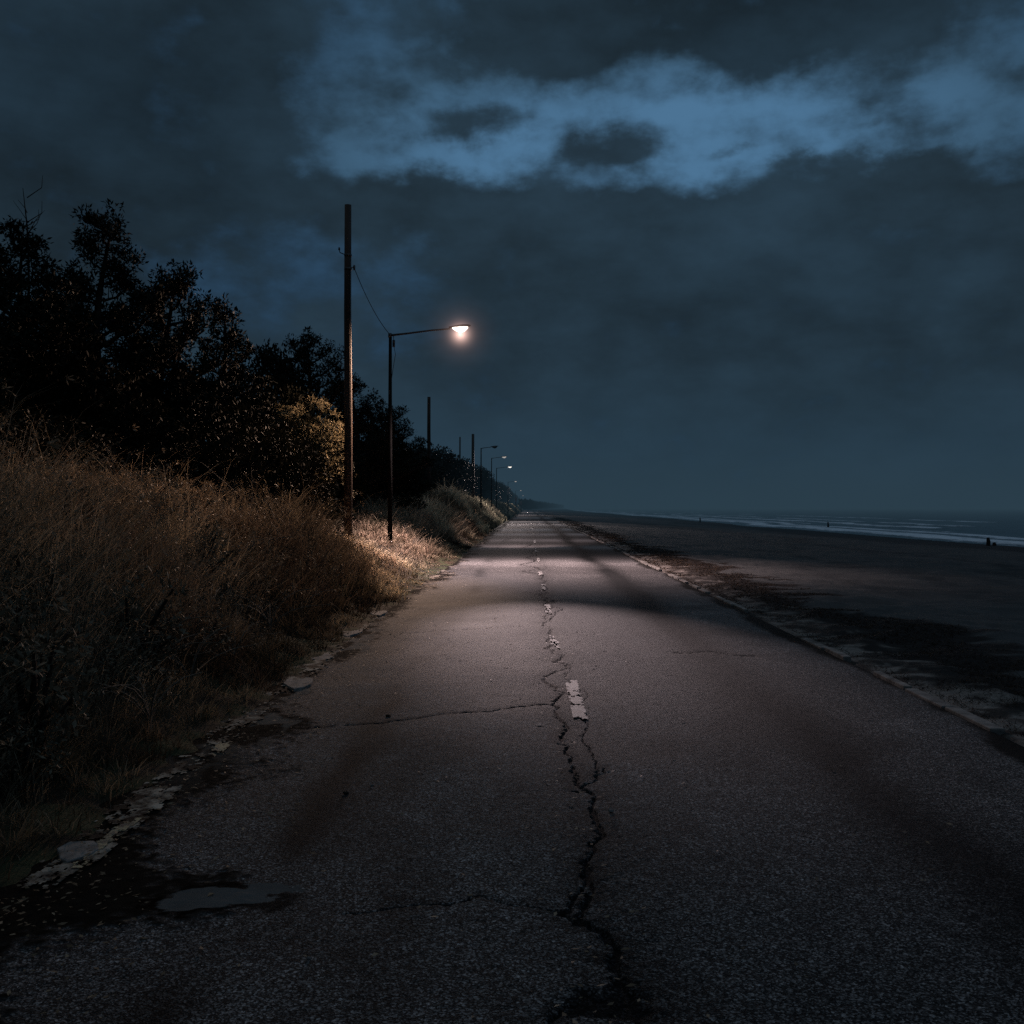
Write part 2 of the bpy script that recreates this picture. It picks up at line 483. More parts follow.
def road_fn(X, Y):
    z = road_z(X, Y)
    n1 = fbm(X * 1.3, Y * 1.3, 5, 7); n2 = fbm(X * 7, Y * 7, 4, 8); n3 = fbm(X * 26, Y * 26, 3, 9)
    cut = 1 - sst(16, 45, Y)
    n1 = 0.5 + (n1 - 0.5) * (0.25 + 0.75 * cut); n2 = 0.5 + (n2 - 0.5) * cut; n3 = 0.5 + (n3 - 0.5) * cut
    # worn base colour
    base = np.array([0.053, 0.0495, 0.048])
    dark = np.array([0.030, 0.027, 0.026])
    t = np.ones(len(X))
    wob = (fbm(X * 0.3, Y * 0.25, 3, 10) - 0.5)
    t -= 0.85 * np.exp(-((X - 2.08 - wob * 0.5) / 0.33) ** 2) * (0.6 + 0.8 * fbm(X * 2, Y * 0.2, 2, 30))
    t -= 0.50 * np.exp(-((X + 1.20 + wob * 0.4) / 0.17) ** 2) * (0.3 + 1.4 * cut * sst(0.4, 0.6, fbm(X * 1.5, Y * 0.7, 3, 31)))
    t -= 0.22 * np.exp(-((X - 0.35 - wob * 0.3) / 0.22) ** 2)
    t += 0.12 * np.exp(-((X + 0.45) / 0.35) ** 2) + 0.10 * np.exp(-((X - 1.2) / 0.4) ** 2)
    t = np.maximum(t, 0.15)
    t *= 0.60 + 0.80 * n1
    t *= 1 - 0.35 * cut * sst(0.60, 0.72, fbm(X * 0.9 + 9, Y * 0.5, 4, 32)) + 0.25 * cut * sst(0.60, 0.75, fbm(X * 3.1, Y * 2.1, 4, 33))
    # lamp light pools put into the road colour as pale bands, darker between
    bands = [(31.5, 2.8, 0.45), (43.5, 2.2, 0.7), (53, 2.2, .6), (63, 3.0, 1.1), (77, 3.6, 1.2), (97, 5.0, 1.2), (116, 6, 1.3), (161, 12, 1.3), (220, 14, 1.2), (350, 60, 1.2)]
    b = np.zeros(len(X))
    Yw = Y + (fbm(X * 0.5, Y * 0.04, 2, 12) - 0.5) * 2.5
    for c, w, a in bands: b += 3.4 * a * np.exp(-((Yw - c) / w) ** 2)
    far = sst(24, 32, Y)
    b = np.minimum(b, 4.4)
    dip = np.exp(-((Yw - 18.5) / 5.0) ** 2); t *= 1 + 0.10 * dip; t *= (1 - 0.60 * far) + b * far * 0.85  # dip puts a little light between the pools into the colour too
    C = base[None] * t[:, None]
    # cracks
    cr = np.zeros(len(X)); soft = np.zeros(len(X))
    for poly, w in cracks:
        A = np.array(poly); mn = A.min(0) - 0.35; mx = A.max(0) + 0.35
        idx = np.where((X > mn[0]) & (X < mx[0]) & (Y > mn[1]) & (Y < mx[1]))[0]
        if not len(idx): continue
        x = X[idx] + (n3[idx] - 0.5) * 0.035 + (n2[idx] - 0.5) * 0.03; y = Y[idx] + (fbm(X[idx] * 22, Y[idx] * 22, 3, 18) - 0.5) * 0.06; dm = np.full(len(idx), 9.0)
        for a, bb in zip(A[:-1], A[1:]):
            ab = bb - a; L2 = (ab ** 2).sum() + 1e-9
            u = np.clip(((x - a[0]) * ab[0] + (y - a[1]) * ab[1]) / L2, 0, 1)
            dm = np.minimum(dm, np.hypot(x - a[0] - u * ab[0], y - a[1] - u * ab[1]))
        ww = 0.78 * w * (0.35 + 1.1 * n2[idx]) + (n3[idx] - 0.5) * w * 2.0
        ww = ww * (1 + 0.012 * y)
        cr[idx] = np.maximum(cr[idx], 1 - sst(ww * 0.6, ww * 1.35 + 0.002, dm))
        soft[idx] = np.maximum(soft[idx], np.exp(-(dm / (w * 4.5 + 0.02)) ** 2) * min(1, w / 0.012))
    # crumbled holes near the camera
    hx, hy = ground_pt(600, 1000)
    hole = np.exp(-(((X - hx) / 0.22) ** 2 + ((Y - hy) / 0.18) ** 2)) + 0.9 * np.exp(-(((X - 0.20) / 0.12) ** 2 + ((Y - 4.35) / 0.14) ** 2))
    hole = sst(0.63, 0.80, hole * 0.55 + n2 * 0.62)
    cr = np.maximum(cr, hole * 0.9)
    C *= (1 - 0.75 * soft * (0.25 + 0.75 * cut) * sst(0.30, 0.62, n2 * 0.6 + n3 * 0.4) )[:, None]
    C = C * (1 - cr[:, None]) + np.array([0.007, 0.006, 0.006])[None] * cr[:, None]
    # soil over the left edge and a little on the right
    el = LEFT + 0.20 + (fbm(X * 2.0 + 5, Y * 0.9, 4, 13) - 0.5) * 0.9 + (n2 - 0.5) * 0.5
    el = el + 0.68 * np.exp(-((Y - 4.55) / 0.55) ** 2) + 0.30 * np.exp(-((Y - 6.4) / 0.5) ** 2) + 0.42 * np.exp(-((Y - 8.1) / 0.5) ** 2) + .25 * np.exp(-((Y - 3.3) / .4) ** 2)
    dl = 1 - sst(-0.16, 0.12, X - el + (n3 - 0.5) * 0.5 + (n2 - 0.5) * 0.35)
    er = RIGHT - 0.12 + (fbm(X * 2.0, Y * 0.8, 4, 14) - 0.5) * 0.55 + (n3 - 0.5) * 0.1
    dr = sst(-0.08, 0.08, X - er)
    dirt = np.maximum(dl, dr * 0.85)
    dcol = np.array([0.010, 0.0085, 0.007])[None] * (0.5 + 1.2 * n3)[:, None]
    pale = (sst(0.56, 0.66, fbm(X * 5, Y * 3, 4, 15)) * dl * sst(5.2, 10, Y))[:, None]
    dcol = dcol * (1 - pale) + np.array([0.16, 0.14, 0.12])[None] * pale
    C = C * (1 - dirt[:, None]) + dcol * dirt[:, None]
    # smooth grey mortar patch in the near left lane, with a black crumbled rim
    pe = ((X + 1.33 - 0.25 * (Y - 4.45)) / 0.27) ** 2 + ((Y - 4.47 - 0.10 * (X + 1.33)) / 0.155) ** 2
    pe = np.sqrt(pe) + (n2 - 0.5) * 1.3 + (n3 - 0.5) * 0.4 + (n1 - 0.5) * 0.5
    rim = (1 - sst(1.12, 1.35, pe)) * sst(0.35, 0.5, n2 + 0.25 * (Y < 4.45))
    pm = 1 - sst(0.86, 0.94, pe)
    C = C * (1 - rim[:, None] * 0.8)
    C = C * (1 - pm[:, None]) + np.array([0.105, 0.103, 0.098])[None] * (0.75 + 0.5 * n2)[:, None] * pm[:, None]
    dirt = np.maximum(dirt, np.maximum(pm, rim * 0.6)); cr = cr * (1 - pm)
    z = z - 0.016 * cr - 0.006 * soft + 0.012 * dl * (0.3 + n2) + 0.0035 * (n3 - 0.5) + 0.008 * (n1 - 0.5)
    z = z - 0.05 * sst(RIGHT + 0.03, RIGHT + 0.1, X) - 0.08 * (1 - sst(-2.55, -2.45, X))
    return z, {'Col': C, 'dirt': dirt, 'wet': np.clip((1 - n1) * 0.5 * (1 - dirt), 0, 1)}
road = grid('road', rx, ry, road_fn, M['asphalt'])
tag(road, kind='structure')

# painted markings: thin chipped sheets just over the asphalt
def chipped(name, x0, x1, y0, y1, mat, thresh, cell=0.02, seed=0, curve=lambda y: 0.0, dz=0.014):
    nx = max(2, int((x1 - x0) / cell)); 
    yy = [y0]
    while yy[-1] < y1: yy.append(yy[-1] + max(cell, yy[-1] ** 2 / 1741 * 0.8))
    yy = np.array(yy); xx = np.linspace(x0, x1, nx + 1)
    X, Y = np.meshgrid(xx, yy); ny = len(yy)
    Xc = X + np.vectorize(curve)(Y)
    Z = road_z(Xc, Y) + dz
    ed = np.minimum(np.minimum(X - x0, x1 - X) / (x1 - x0), np.minimum(Y - y0, y1 - Y) / (y1 - y0))
    keep = (fbm(X * 9, Y * 4, 4, 20 + seed) * 0.55 + fbm(X * 40, Y * 22, 3, 21 + seed) * 0.45 - 0.14 * (1 - sst(0, 0.3, ed))) > thresh
    i = (np.arange(nx)[None, :] + (nx + 1) * np.arange(ny - 1)[:, None])
    k = keep[:-1, :-1]
    i = i[k]
    if not len(i): return None
    q = np.stack([i, i + 1, i + nx + 2, i + nx + 1], 1)
    used, inv = np.unique(q, return_inverse=True)
    V = np.stack([Xc.ravel(), Y.ravel(), Z.ravel()], 1)[used]
    o = np_mesh(name, V, [inv.reshape(q.shape)], mat)
    tag(o, kind='structure')
    return o
chipped('centre_line_dash', 0.36, 0.48, 8.15, 9.95, M['white_paint'], 0.395, 0.010, 1)
cl = lambda y: -0.10 + 0.012 * min(y, 12)
for k, (a, b) in enumerate([(12.2, 13.6), (16.3, 18.0), (20.5, 22.3), (25, 27), (31, 34), (38, 42), (47, 53), (60, 67), (76, 86), (97, 112), (130, 155), (180, 220)]):
    chipped('centre_line_dash', 0.26, 0.38, a, b, M['white_paint'], 0.505 - min(0.06, 0.0012 * a), 0.02, 2 + k)
def kx(y): return float(np.interp(y, [4.5, 7.1, 11.6, 15.8, 27.6, 60], [0, -0.02, -0.16, -0.28, -0.44, -0.52]))
def left_kerb():
    """worn flat kerb stones, half buried: pale where bare, broken by soil"""
    y = 4.55; k = 0; r = random.Random(21)
    while y < 60:
        L = r.uniform(0.5, 1.1) * (1 + y * 0.03)
        if r.random() > 0.10:
            o = chipped('kerb_stone', -2.34 + r.uniform(-.03, .02), -2.05 + r.uniform(-.04, .03), y, y + L - 0.05, M['kerb_worn'], 0.475 + r.uniform(-0.05, 0.05), 0.011, 60 + k, kx, 0.022)
        y += L; k += 1
left_kerb()
for k, (a, b, th, mt) in enumerate([(4.8, 5.7, 0.44, 'yellow_paint'), (6.85, 7.4, 0.42, 'yellow_paint')]):
    chipped('edge_line', -2.19, -2.09, a, b, M[mt], th, 0.010, 30 + k, kx, 0.026)

# right hand kerb: low worn concrete edging in real blocks
def kerb_strip():
    mb = MB(); y = 1.5; r = random.Random(9)
    while y < 400:
        L = 0.9 if y < 60 else 6
        x = RIGHT + 0.06 + r.uniform(-0.012, 0.012); z = float(road_z(x, y)) - 0.015 + r.uniform(-0.012, 0.012)
        if r.random() > 0.38:
            mb.box((x, y + L / 2, z), (r.uniform(0.07, 0.12), L - r.uniform(0.02, 0.2), 0.10), Matrix.Rotation(r.uniform(-0.01, 0.01), 3, 'Z'), 0.99)
        y += L
    o = mb.build('kerb', M['kerb'], None, False, 0.008); tag(o, kind='structure')
kerb_strip()

# flat broken concrete slabs showing out of the soil on the left edge
def slab(x, y, w, l, rz, seed):
    r = random.Random(seed); mb = MB(); n = 11; ring = []
    for k in range(n):
        t = 2 * math.pi * k / n
        q = r.uniform(0.75, 1.1)
        ring.append((w / 2 * q * math.cos(t), l / 2 * q * math.sin(t)))
    b = [(p[0], p[1], -0.06) for p in ring]; tp = [(p[0] * .96, p[1] * .96, 0.02 + r.uniform(-0.008, 0.01)) for p in ring]
    mb.loft([b, tp])
    o = mb.build('concrete_slab', M['concrete'], None, False, 0.006)
    o.location = (x, y, float(ground_z(np.array([x]), np.array([y]))[0]) * 0 - 0.012); o.rotation_euler = (r.uniform(-.05, .05), r.uniform(-.05, .05), rz)
    return o
slab_px = [(78, 852, .22, .35, 0.2, 'small chipped concrete slab at the left road edge, nearest the camera'),
           (300, 682, .30, .9, 0.15, 'pale curved concrete slab between green grass and the left road edge'),
           (322, 657, .25, .6, 0.1, 'flat pale concrete slab just beyond the curved slab on the left edge'),
           (352, 632, .3, 1.1, 0.1, 'bluish grey concrete slab on the left edge below the lamp post'),
           (378, 612, .3, 1.5, 0.1, 'long broken concrete slab farthest along the left road edge')]
for k, (px, py, w, l, rz, lab) in enumerate(slab_px):
    x, y = ground_pt(px, py)
    tag(slab(x, y, w, l, rz, 50 + k), lab, 'slab', 'broken concrete slabs along the left road edge')

# -------------------------------------------------------------------- sea
def sea_fn(X, Y):
    d = X - shore(Y)
    wob = (fbm(X * 0.02, Y * 0.03, 3, 40) - 0.5)
    fo = np.zeros(len(X)); z = np.full(len(X), -1.0)
    for c, w, a, seg in ((1.2, 1.8, 1.1, 0.1), (5.5, 1.5, 0.95, 0.35), (9.0, 1.2, 0.6, 0.5), (15.5, 1.2, 0.95, 0.55), (25, 1.2, 0.85, 0.6), (44, 1.8, .8, .65)):
        dd = d - c - wob * 7
        sg = fbm(X * 0.02 + c, Y * 0.035, 3, 41 + c)
        m = sst(seg * 0.62, seg * 0.62 + 0.12, sg + 0.0)
        fo += a * np.exp(-(dd / w) ** 2) * m
        z += 0.22 * (a if c > 1 else 0.1) * np.exp(-((dd - 0.6) / (w * 1.3)) ** 2) * (0.4 + 0.6 * m)
    z += 0.05 * np.sin(d * 0.8 + wob * 20) * sst(5, 20, d)
    return z, {'foam': np.clip(fo, 0, 1)}
sx_ = np.unique(np.concatenate([np.linspace(24, 100, 240), geom(100, 9000, 60, 3)]))
sy_ = np.unique(np.concatenate([np.linspace(-300, 0, 20), np.linspace(0, 160, 240), np.linspace(160, 700, 150), geom(700, 9000, 60, 2)]))
sea = grid('sea', sx_, sy_, sea_fn, M['sea'])
tag(sea, kind='structure')

# ------------------------------------------------------------------ grass
def leaf_cloud(C, D, n_per, rad, leaf, seed, up=0.35, aspect=0.34, radial=1.0):
    """C: tip centres, D: tip directions; returns leaf quads radiating from the tips"""
    r = np.random.default_rng(seed)
    C = np.repeat(C, n_per, 0); D = np.repeat(D, n_per, 0); n = len(C)
    d = r.normal(0, 1, (n, 3)); d /= np.linalg.norm(d, axis=1)[:, None]
    d = d + D * 0.5 + np.array([0, 0, up]); d /= np.linalg.norm(d, axis=1)[:, None]
    if not hasattr(rad, '__len__'): rad = np.full(n, rad)
    else: rad = np.repeat(rad, n_per)
    o = C + d * (rad * r.random(n) ** 0.5)[:, None] * np.array([1, 1, 0.75])
    if radial < 1:
        e = r.normal(0, 1, (n, 3)); d = d * radial + e * (1 - radial); d /= np.linalg.norm(d, axis=1)[:, None]
    s = r.normal(0, 1, (n, 3)); s -= d * (s * d).sum(1)[:, None]; s /= np.linalg.norm(s, axis=1)[:, None]
    L = leaf * r.uniform(0.6, 1.3, n)[:, None]; W = L * aspect
    V = np.empty((n, 4, 3))
    V[:, 0] = o; V[:, 1] = o + d * L * 0.5 + s * W / 2; V[:, 2] = o + d * L; V[:, 3] = o + d * L * 0.45 - s * W / 2
    q = np.arange(n)[:, None] * 4 + np.arange(4)[None]
    base = np.repeat(r.random(len(C) // n_per), n_per)
    tint = np.clip(base * 0.6 + r.random(n) * 0.5, 0, 1)
    return V.reshape(-1, 3), q, np.repeat(tint, 4)

def blades(name, X, Y, h, w, lean, col, mat, Z=None, parent=None):
    n = len(X)
    if Z is None: Z = ground_z(X, Y) - 0.02
    az = RNG.uniform(0, 2 * np.pi, n)
    ld = lean if getattr(lean, 'ndim', 1) == 2 else np.stack([np.cos(az) * lean, np.sin(az) * lean, np.zeros(n)], 1)
    fa = RNG.uniform(0, np.pi, n); side = np.stack([np.cos(fa), np.sin(fa), np.zeros(n)], 1)
    B = np.stack([X, Y, Z], 1); V = np.empty((n, 7, 3)); Cc = np.empty((n, 7, 3))
    for i, (t, ws) in enumerate(((0, 1), (0.45, 0.85), (0.8, 0.5))):
        c = B + ld * (t ** 2)[..., None] if False else B + ld * t ** 2
        c[:, 2] += h * (t - 0.18 * t ** 3)
        V[:, 2 * i] = c - side * (w * ws / 2)[:, None]; V[:, 2 * i + 1] = c + side * (w * ws / 2)[:, None]
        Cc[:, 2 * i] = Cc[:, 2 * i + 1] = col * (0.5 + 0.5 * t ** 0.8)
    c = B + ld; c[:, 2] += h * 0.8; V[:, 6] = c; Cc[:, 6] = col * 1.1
    o = np.arange(n)[:, None] * 7
    q = np.concatenate([o + np.array([[0, 1, 3, 2]]), o + np.array([[2, 3, 5, 4]])])
    t3 = o + np.array([[4, 5, 6]])
    return np_mesh(name, V.reshape(-1, 3), [q, t3], mat, {'Col': Cc.reshape(-1, 3)}, parent)

def grass_colors(X, Y, n):
    k = fbm(X * 0.5, Y * 0.4, 4, 50); r = RNG.random(n)
    straw = np.array([0.43, 0.34, 0.225]); brown = np.array([0.19, 0.13, 0.09]); olive = np.array([0.050, 0.052, 0.026]); grey = np.array([0.17, 0.14, 0.11])
    wst = np.clip(sst(0.38, 0.6, k) * 0.85 + (r - 0.5) * 0.5 + 0.20 * sst(9, 22, Y) + 0.15 * sst(-3.8, -5, X), 0, 1)[:, None]
    c = brown * (1 - wst) + straw * wst
    r2 = RNG.random(n)
    ol = (np.clip(sst(-3.4, -2.7, X) * 0.8 + (r2 < 0.15), 0, 1) * RNG.random(n))[:, None]
    c = c * (1 - ol) + olive * ol
    g = (RNG.random(n) < 0.05)[:, None]
    c = np.where(g, grey, c)
    return c * 1.3 * RNG.uniform(0.5, 1.3, n)[:, None] * ((0.30 + 1.15 * sst(0.38, 0.62, fbm(X * 0.45, Y * 0.30, 3, 57))) * (0.38 + 0.62 * sst(6, 13, Y)))[:, None]  # last factor puts the weaker foreground light into the blade colour

def make_bank_grass():
    nc = 6800
    cy_ = 2.0 * (75 / 2.0) ** RNG.random(nc)
    cx_ = -2.42 - RNG.random(nc) ** 0.9 * (3.2 + 0.10 * cy_)
    big = fbm(cx_ * 0.7, cy_ * 0.5, 3, 51)
    k = (big + (RNG.random(nc) - 0.5) * 0.35) > 0.38
    cx_ = cx_[k]; cy_ = cy_[k]; nc = len(cx_); big = big[k]
    ch = (0.16 + 0.62 * sst(-2.5, -3.9, cx_)) * RNG.uniform(0.35, 1.35, nc) * (0.6 + 0.8 * big)
    ch *= (1 - 0.40 * sst(22, 26, cy_) * (1 - sst(33, 38, cy_)))
    ch *= 1 - 0.55 * sst(19, 22, cy_) * (1 - sst(29.5, 32, cy_)) * sst(-6.2, -5.2, cx_)
    ca = RNG.uniform(0, 6.28, nc); cl = RNG.uniform(0.0, 0.35, nc)
    cc = grass_colors(cx_, cy_, nc)
    per = RNG.integers(18, 62, nc)
    I = np.repeat(np.arange(nc), per); n = len(I)
    th = RNG.uniform(0, 6.28, n); rr_ = np.abs(RNG.normal(0, 1, n)) * (0.05 + 0.16 * ch[I])
    X = cx_[I] + np.cos(th) * rr_; Y = cy_[I] + np.sin(th) * rr_
    X = np.minimum(X, -2.22)
    h = ch[I] * RNG.uniform(0.45, 1.2, n) * (1 + 0.7 * (RNG.random(n) < 0.03))
    out_ = h * RNG.uniform(0.1, 0.9, n)
    lx = np.cos(th) * out_ + np.cos(ca[I]) * cl[I] * h; ly = np.sin(th) * out_ + np.sin(ca[I]) * cl[I] * h
    w = np.maximum(0.0055, Y * 0.00065) * RNG.uniform(0.5, 1.6, n)
    col = cc[I] * RNG.uniform(0.55, 1.35, n)[:, None]
    # short filler between the tussocks
    m = 70000
    Yf = 2.0 * (75 / 2.0) ** RNG.random(m); Xf = -2.30 - RNG.random(m) ** 0.9 * (3.2 + 0.10 * Yf)
    kf = RNG.random(m) < sst(-2.2, -2.7, Xf + 0.4 * (fbm(Xf, Yf * 1.2, 3, 52) - 0.5)) + 0.15
    Xf = Xf[kf]; Yf = Yf[kf]; m = len(Xf); hf = RNG.uniform(0.06, 0.22, m) * (0.5 + sst(-2.4, -3.4, Xf))
    tf = RNG.uniform(0, 6.28, m); lf = hf * RNG.uniform(0.2, 1.2, m)
    X = np.concatenate([X, Xf]); Y = np.concatenate([Y, Yf]); h = np.concatenate([h, hf]); n0 = n
    lx = np.concatenate([lx, np.cos(tf) * lf]); ly = np.concatenate([ly, np.sin(tf) * lf])
    w = np.concatenate([w, np.maximum(0.006, Yf * 0.0007)]); col = np.concatenate([col, grass_colors(Xf, Yf, m) * 0.7])
    o = blades('bank_grass', X, Y, h, w, np.stack([lx, ly, 0 * lx], 1), col, M['grass'])
    tag(o, 'tall dry tan and brown grass covering the bank left of the road', 'grass', kind='stuff')
    # feathery heads on some of the tallest stems
    sel = np.where((h[:n0] > 0.50) & (RNG.random(n0) < 0.14))[0]
    C = np.stack([X[sel] + lx[sel], Y[sel] + ly[sel], ground_z(X[sel], Y[sel]) - 0.02 + h[sel] * 0.8], 1)
    D = np.stack([lx[sel] * 2, ly[sel] * 2, -0.1 + 0 * lx[sel]], 1)
    V, q, tint = leaf_cloud(C, D, 9, np.full(len(sel), 0.03) + 0.0008 * Y[sel], 0.05, 56, 0.1, 0.22)
    o = np_mesh('grass_seed_heads', V, [q], M['plume'], {'tint': tint * 0.6})
    tag(o, 'feathery pale seed heads standing above the bank grass', 'seed heads', kind='stuff')

make_bank_grass()

def far_grass():
    n = 40000
    Y = 60 * (500 / 60) ** RNG.random(n)
    X = -2.6 - RNG.random(n) * 5.5
    h = 0.25 + RNG.random(n) * 0.5
    w = Y * 0.0009
    o = blades('far_verge_grass', X, Y, h, w, h * 0.4, grass_colors(X, Y, n) * np.array([0.8, 0.95, 1.0]), M['grass'])
    tag(o, 'short dull grass on the far stretch of the left verge', 'grass', kind='stuff')
far_grass()

def verge_weeds():
    n = 130000
    Y = 3 * (160 / 3) ** RNG.random(n)
    X = 3.7 + RNG.random(n) * 2.6
    nn = fbm(X * 1.3, Y * 0.8, 4, 60)
    p = np.exp(-((X - 4.85 - (fbm(X * 0.5, Y * 1.5, 4, 17) - 0.5) * -3.0) / 0.7) ** 2)
    p = np.maximum(p, 0.75 * np.exp(-((X - 3.78) / 0.14) ** 2))
    k = (p * 0.8 + nn * 0.7 + (RNG.random(n) - 0.5) * 0.25) > 0.84
    X = X[k]; Y = Y[k]; n = len(X)
    h = RNG.uniform(0.01, 0.075, n); w = np.maximum(0.006, Y * 0.0009)
    c = np.array([0.03, 0.02, 0.014]) * RNG.uniform(0.3, 1.3, n)[:, None]
    r = (RNG.random(n) < 0.25)[:, None]
    c = np.where(r, np.array([0.10, 0.065, 0.04]), c)
    o = blades('seaweed_debris', X, Y, h, w, h * RNG.uniform(0.8, 3.6, n), c, M['grass'])
    tag(o, 'dark band of dried seaweed and low weeds between kerb and sand', 'seaweed', kind='stuff')
verge_weeds()

def litter():
    # leaves, grit and twig bits on the asphalt and along its edges
    n = 2600
    Y = 3.2 * (30 / 3.2) ** RNG.random(n)
    X = np.where(RNG.random(n) < 0.8, LEFT + np.abs(RNG.normal(0, 0.38, n)), RNG.uniform(-2, 3.4, n))
    X = np.where(RNG.random(n) < 0.12, 0.25 + RNG.normal(0, 0.12, n), X)
    s = RNG.uniform(0.003, 0.013, n)
    a = RNG.uniform(0, 6.28, n); Z = road_z(X, Y) + 0.016 + 0.03 * (X < -1.9)
    V = np.empty((n, 4, 3))
    tl = RNG.normal(0, 0.4, (n, 4))
    for i in range(4):
        t = a + i * np.pi / 2
        r = s * (1.7 if i % 2 == 0 else 0.7)
        V[:, i] = np.stack([X + r * np.cos(t), Y + r * np.sin(t), Z + s * tl[:, i] * 0.5], 1)
    q = np.arange(n)[:, None] * 4 + np.arange(4)[None]
    tint = np.repeat(RNG.random(n) ** 3, 4)
    o = np_mesh('leaf_litter', V.reshape(-1, 3), [q], M['plume'], {'tint': tint})
    tag(o, 'small dead leaves and grit scattered on the asphalt', 'leaf litter', kind='stuff')
litter()

def stone(px, py, s, lab, seed, mat='stone'):
    x, y = ground_pt(px, py); r = random.Random(seed); mb = MB()
    rings = []
    for i, (z, q) in enumerate(((-0.35, 0.7), (0, 1.0), (0.35, 0.9), (0.6, 0.5))):
        rings.append([(s * q * math.cos(t) * r.uniform(.8, 1.15), s * q * 0.8 * math.sin(t) * r.uniform(.8, 1.15), s * z) for t in [k * math.pi / 4 for k in range(8)]])
    mb.loft(rings); o = mb.build('stone', M[mat], None, False)
    o.location = (x, y, float(road_z(x, y)) + s * 0.3)
    tag(o, lab, 'stone', 'loose stones on the road')
stone(346, 793, 0.020, 'dark round stone lying alone in the left lane', 1, 'bark')
stone(388, 716, 0.022, 'small dark stone on the crack crossing the left lane', 2, 'bark')
stone(611, 812, 0.016, 'pale flat chip right of the centre crack', 3)
stone(372, 785, 0.010, 'tiny pale chip right of the dark round stone', 4)
stone(309, 958, 0.010, 'tiny pale chip nearest the camera in the left lane', 5)

# ------------------------------------------------------------- vegetation
def pine(name, Ht, R, seed, low=0.12, lean=0.3, n_per=48, leaf=0.15, mat='needles', dens=1.0, tuft=0.225, cone=0.6):
    r = random.Random(seed)
    tr = MB(); pts = []; rad = []
    for i in range(9):
        t = i / 8
        pts.append((lean * t + 0.18 * math.sin(t * 5 + seed), 0.15 * math.sin(t * 4 + seed * 2), Ht * 0.95 * t)); rad.append(0.03 * Ht * (1 - t) ** 0.8 * 0.8 + 0.015)
    tr.tube(pts, rad, 8)
    C = []; D = []
    nl = int(30 * dens * Ht / 7)
    for i in range(nl):
        t = low + (0.97 - low) * (i / (nl - 1)) ** 0.9
        az = i * 2.4 + r.uniform(-.5, .5)
        L = R * max(0.13, (1 - t) ** cone) * r.uniform(0.7, 1.2) * (0.55 + 0.45 * min(1, (t - low) / 0.2 + 0.3))
        k = t * 8; i0 = min(7, int(k)); f = k - i0
        b = Vector(pts[i0]).lerp(Vector(pts[i0 + 1]), f)
        dirv = Vector((math.cos(az), math.sin(az), 0.12 + 0.5 * t))
        p = [b]; 
        for j in range(1, 6):
            u = j / 5
            p.append(b + Vector((dirv.x * L * u, dirv.y * L * u, dirv.z * L * u * (0.3 + 0.7 * u))) + Vector((r.uniform(-.06, .06), r.uniform(-.06, .06), r.uniform(-.05, .05))) * L * .6)
        tr.tube([tuple(q) for q in p], [0.035 * L * (1 - j / 6) + 0.008 for j in range(6)], 5, False)
        nt_ = max(5, int(L * 17 * dens))
        for j in range(nt_):
            u = 0.30 + 0.70 * (j + r.random()) / nt_
            q = p[0].lerp(p[5], u) if u >= 1 else p[int(u * 5)].lerp(p[min(5, int(u * 5) + 1)], u * 5 - int(u * 5))
            side = Vector((-dirv.y, dirv.x, 0)) * r.uniform(-1, 1) * 0.42 * L * (1.15 - u) 
            q2 = q + side + Vector((0, 0, r.uniform(-0.05, 0.28)))
            if r.random() < 0.6: tr.tube([tuple(q), tuple(q2)], [0.012, 0.006], 4, False)
            C.append(tuple(q2)); dd = (side.normalized() if side.length > 0 else Vector()) * 0.4 + dirv * 0.5 + Vector((0, 0, 0.6)); D.append(tuple(dd.normalized()))
        C.append(tuple(p[5] + Vector((0, 0, 0.08)))); D.append((dirv.x * .6, dirv.y * .6, 0.7))
    for j in range(4): C.append((pts[-1][0], pts[-1][1], Ht * (0.9 + 0.033 * j))); D.append((0, 0, 1))
    C = np.array(C); D = np.array(D)
    rr = np.random.default_rng(seed).uniform(0.55, 1.2, len(C)) * tuft
    V, q, tint = leaf_cloud(C, D, n_per, rr, leaf, seed, radial=0.55)
    root = empty(name)
    tr.build('trunk', M['bark'], root)
    np_mesh('crown', V, [q], M[mat], {'tint': tint}, root)
    return root

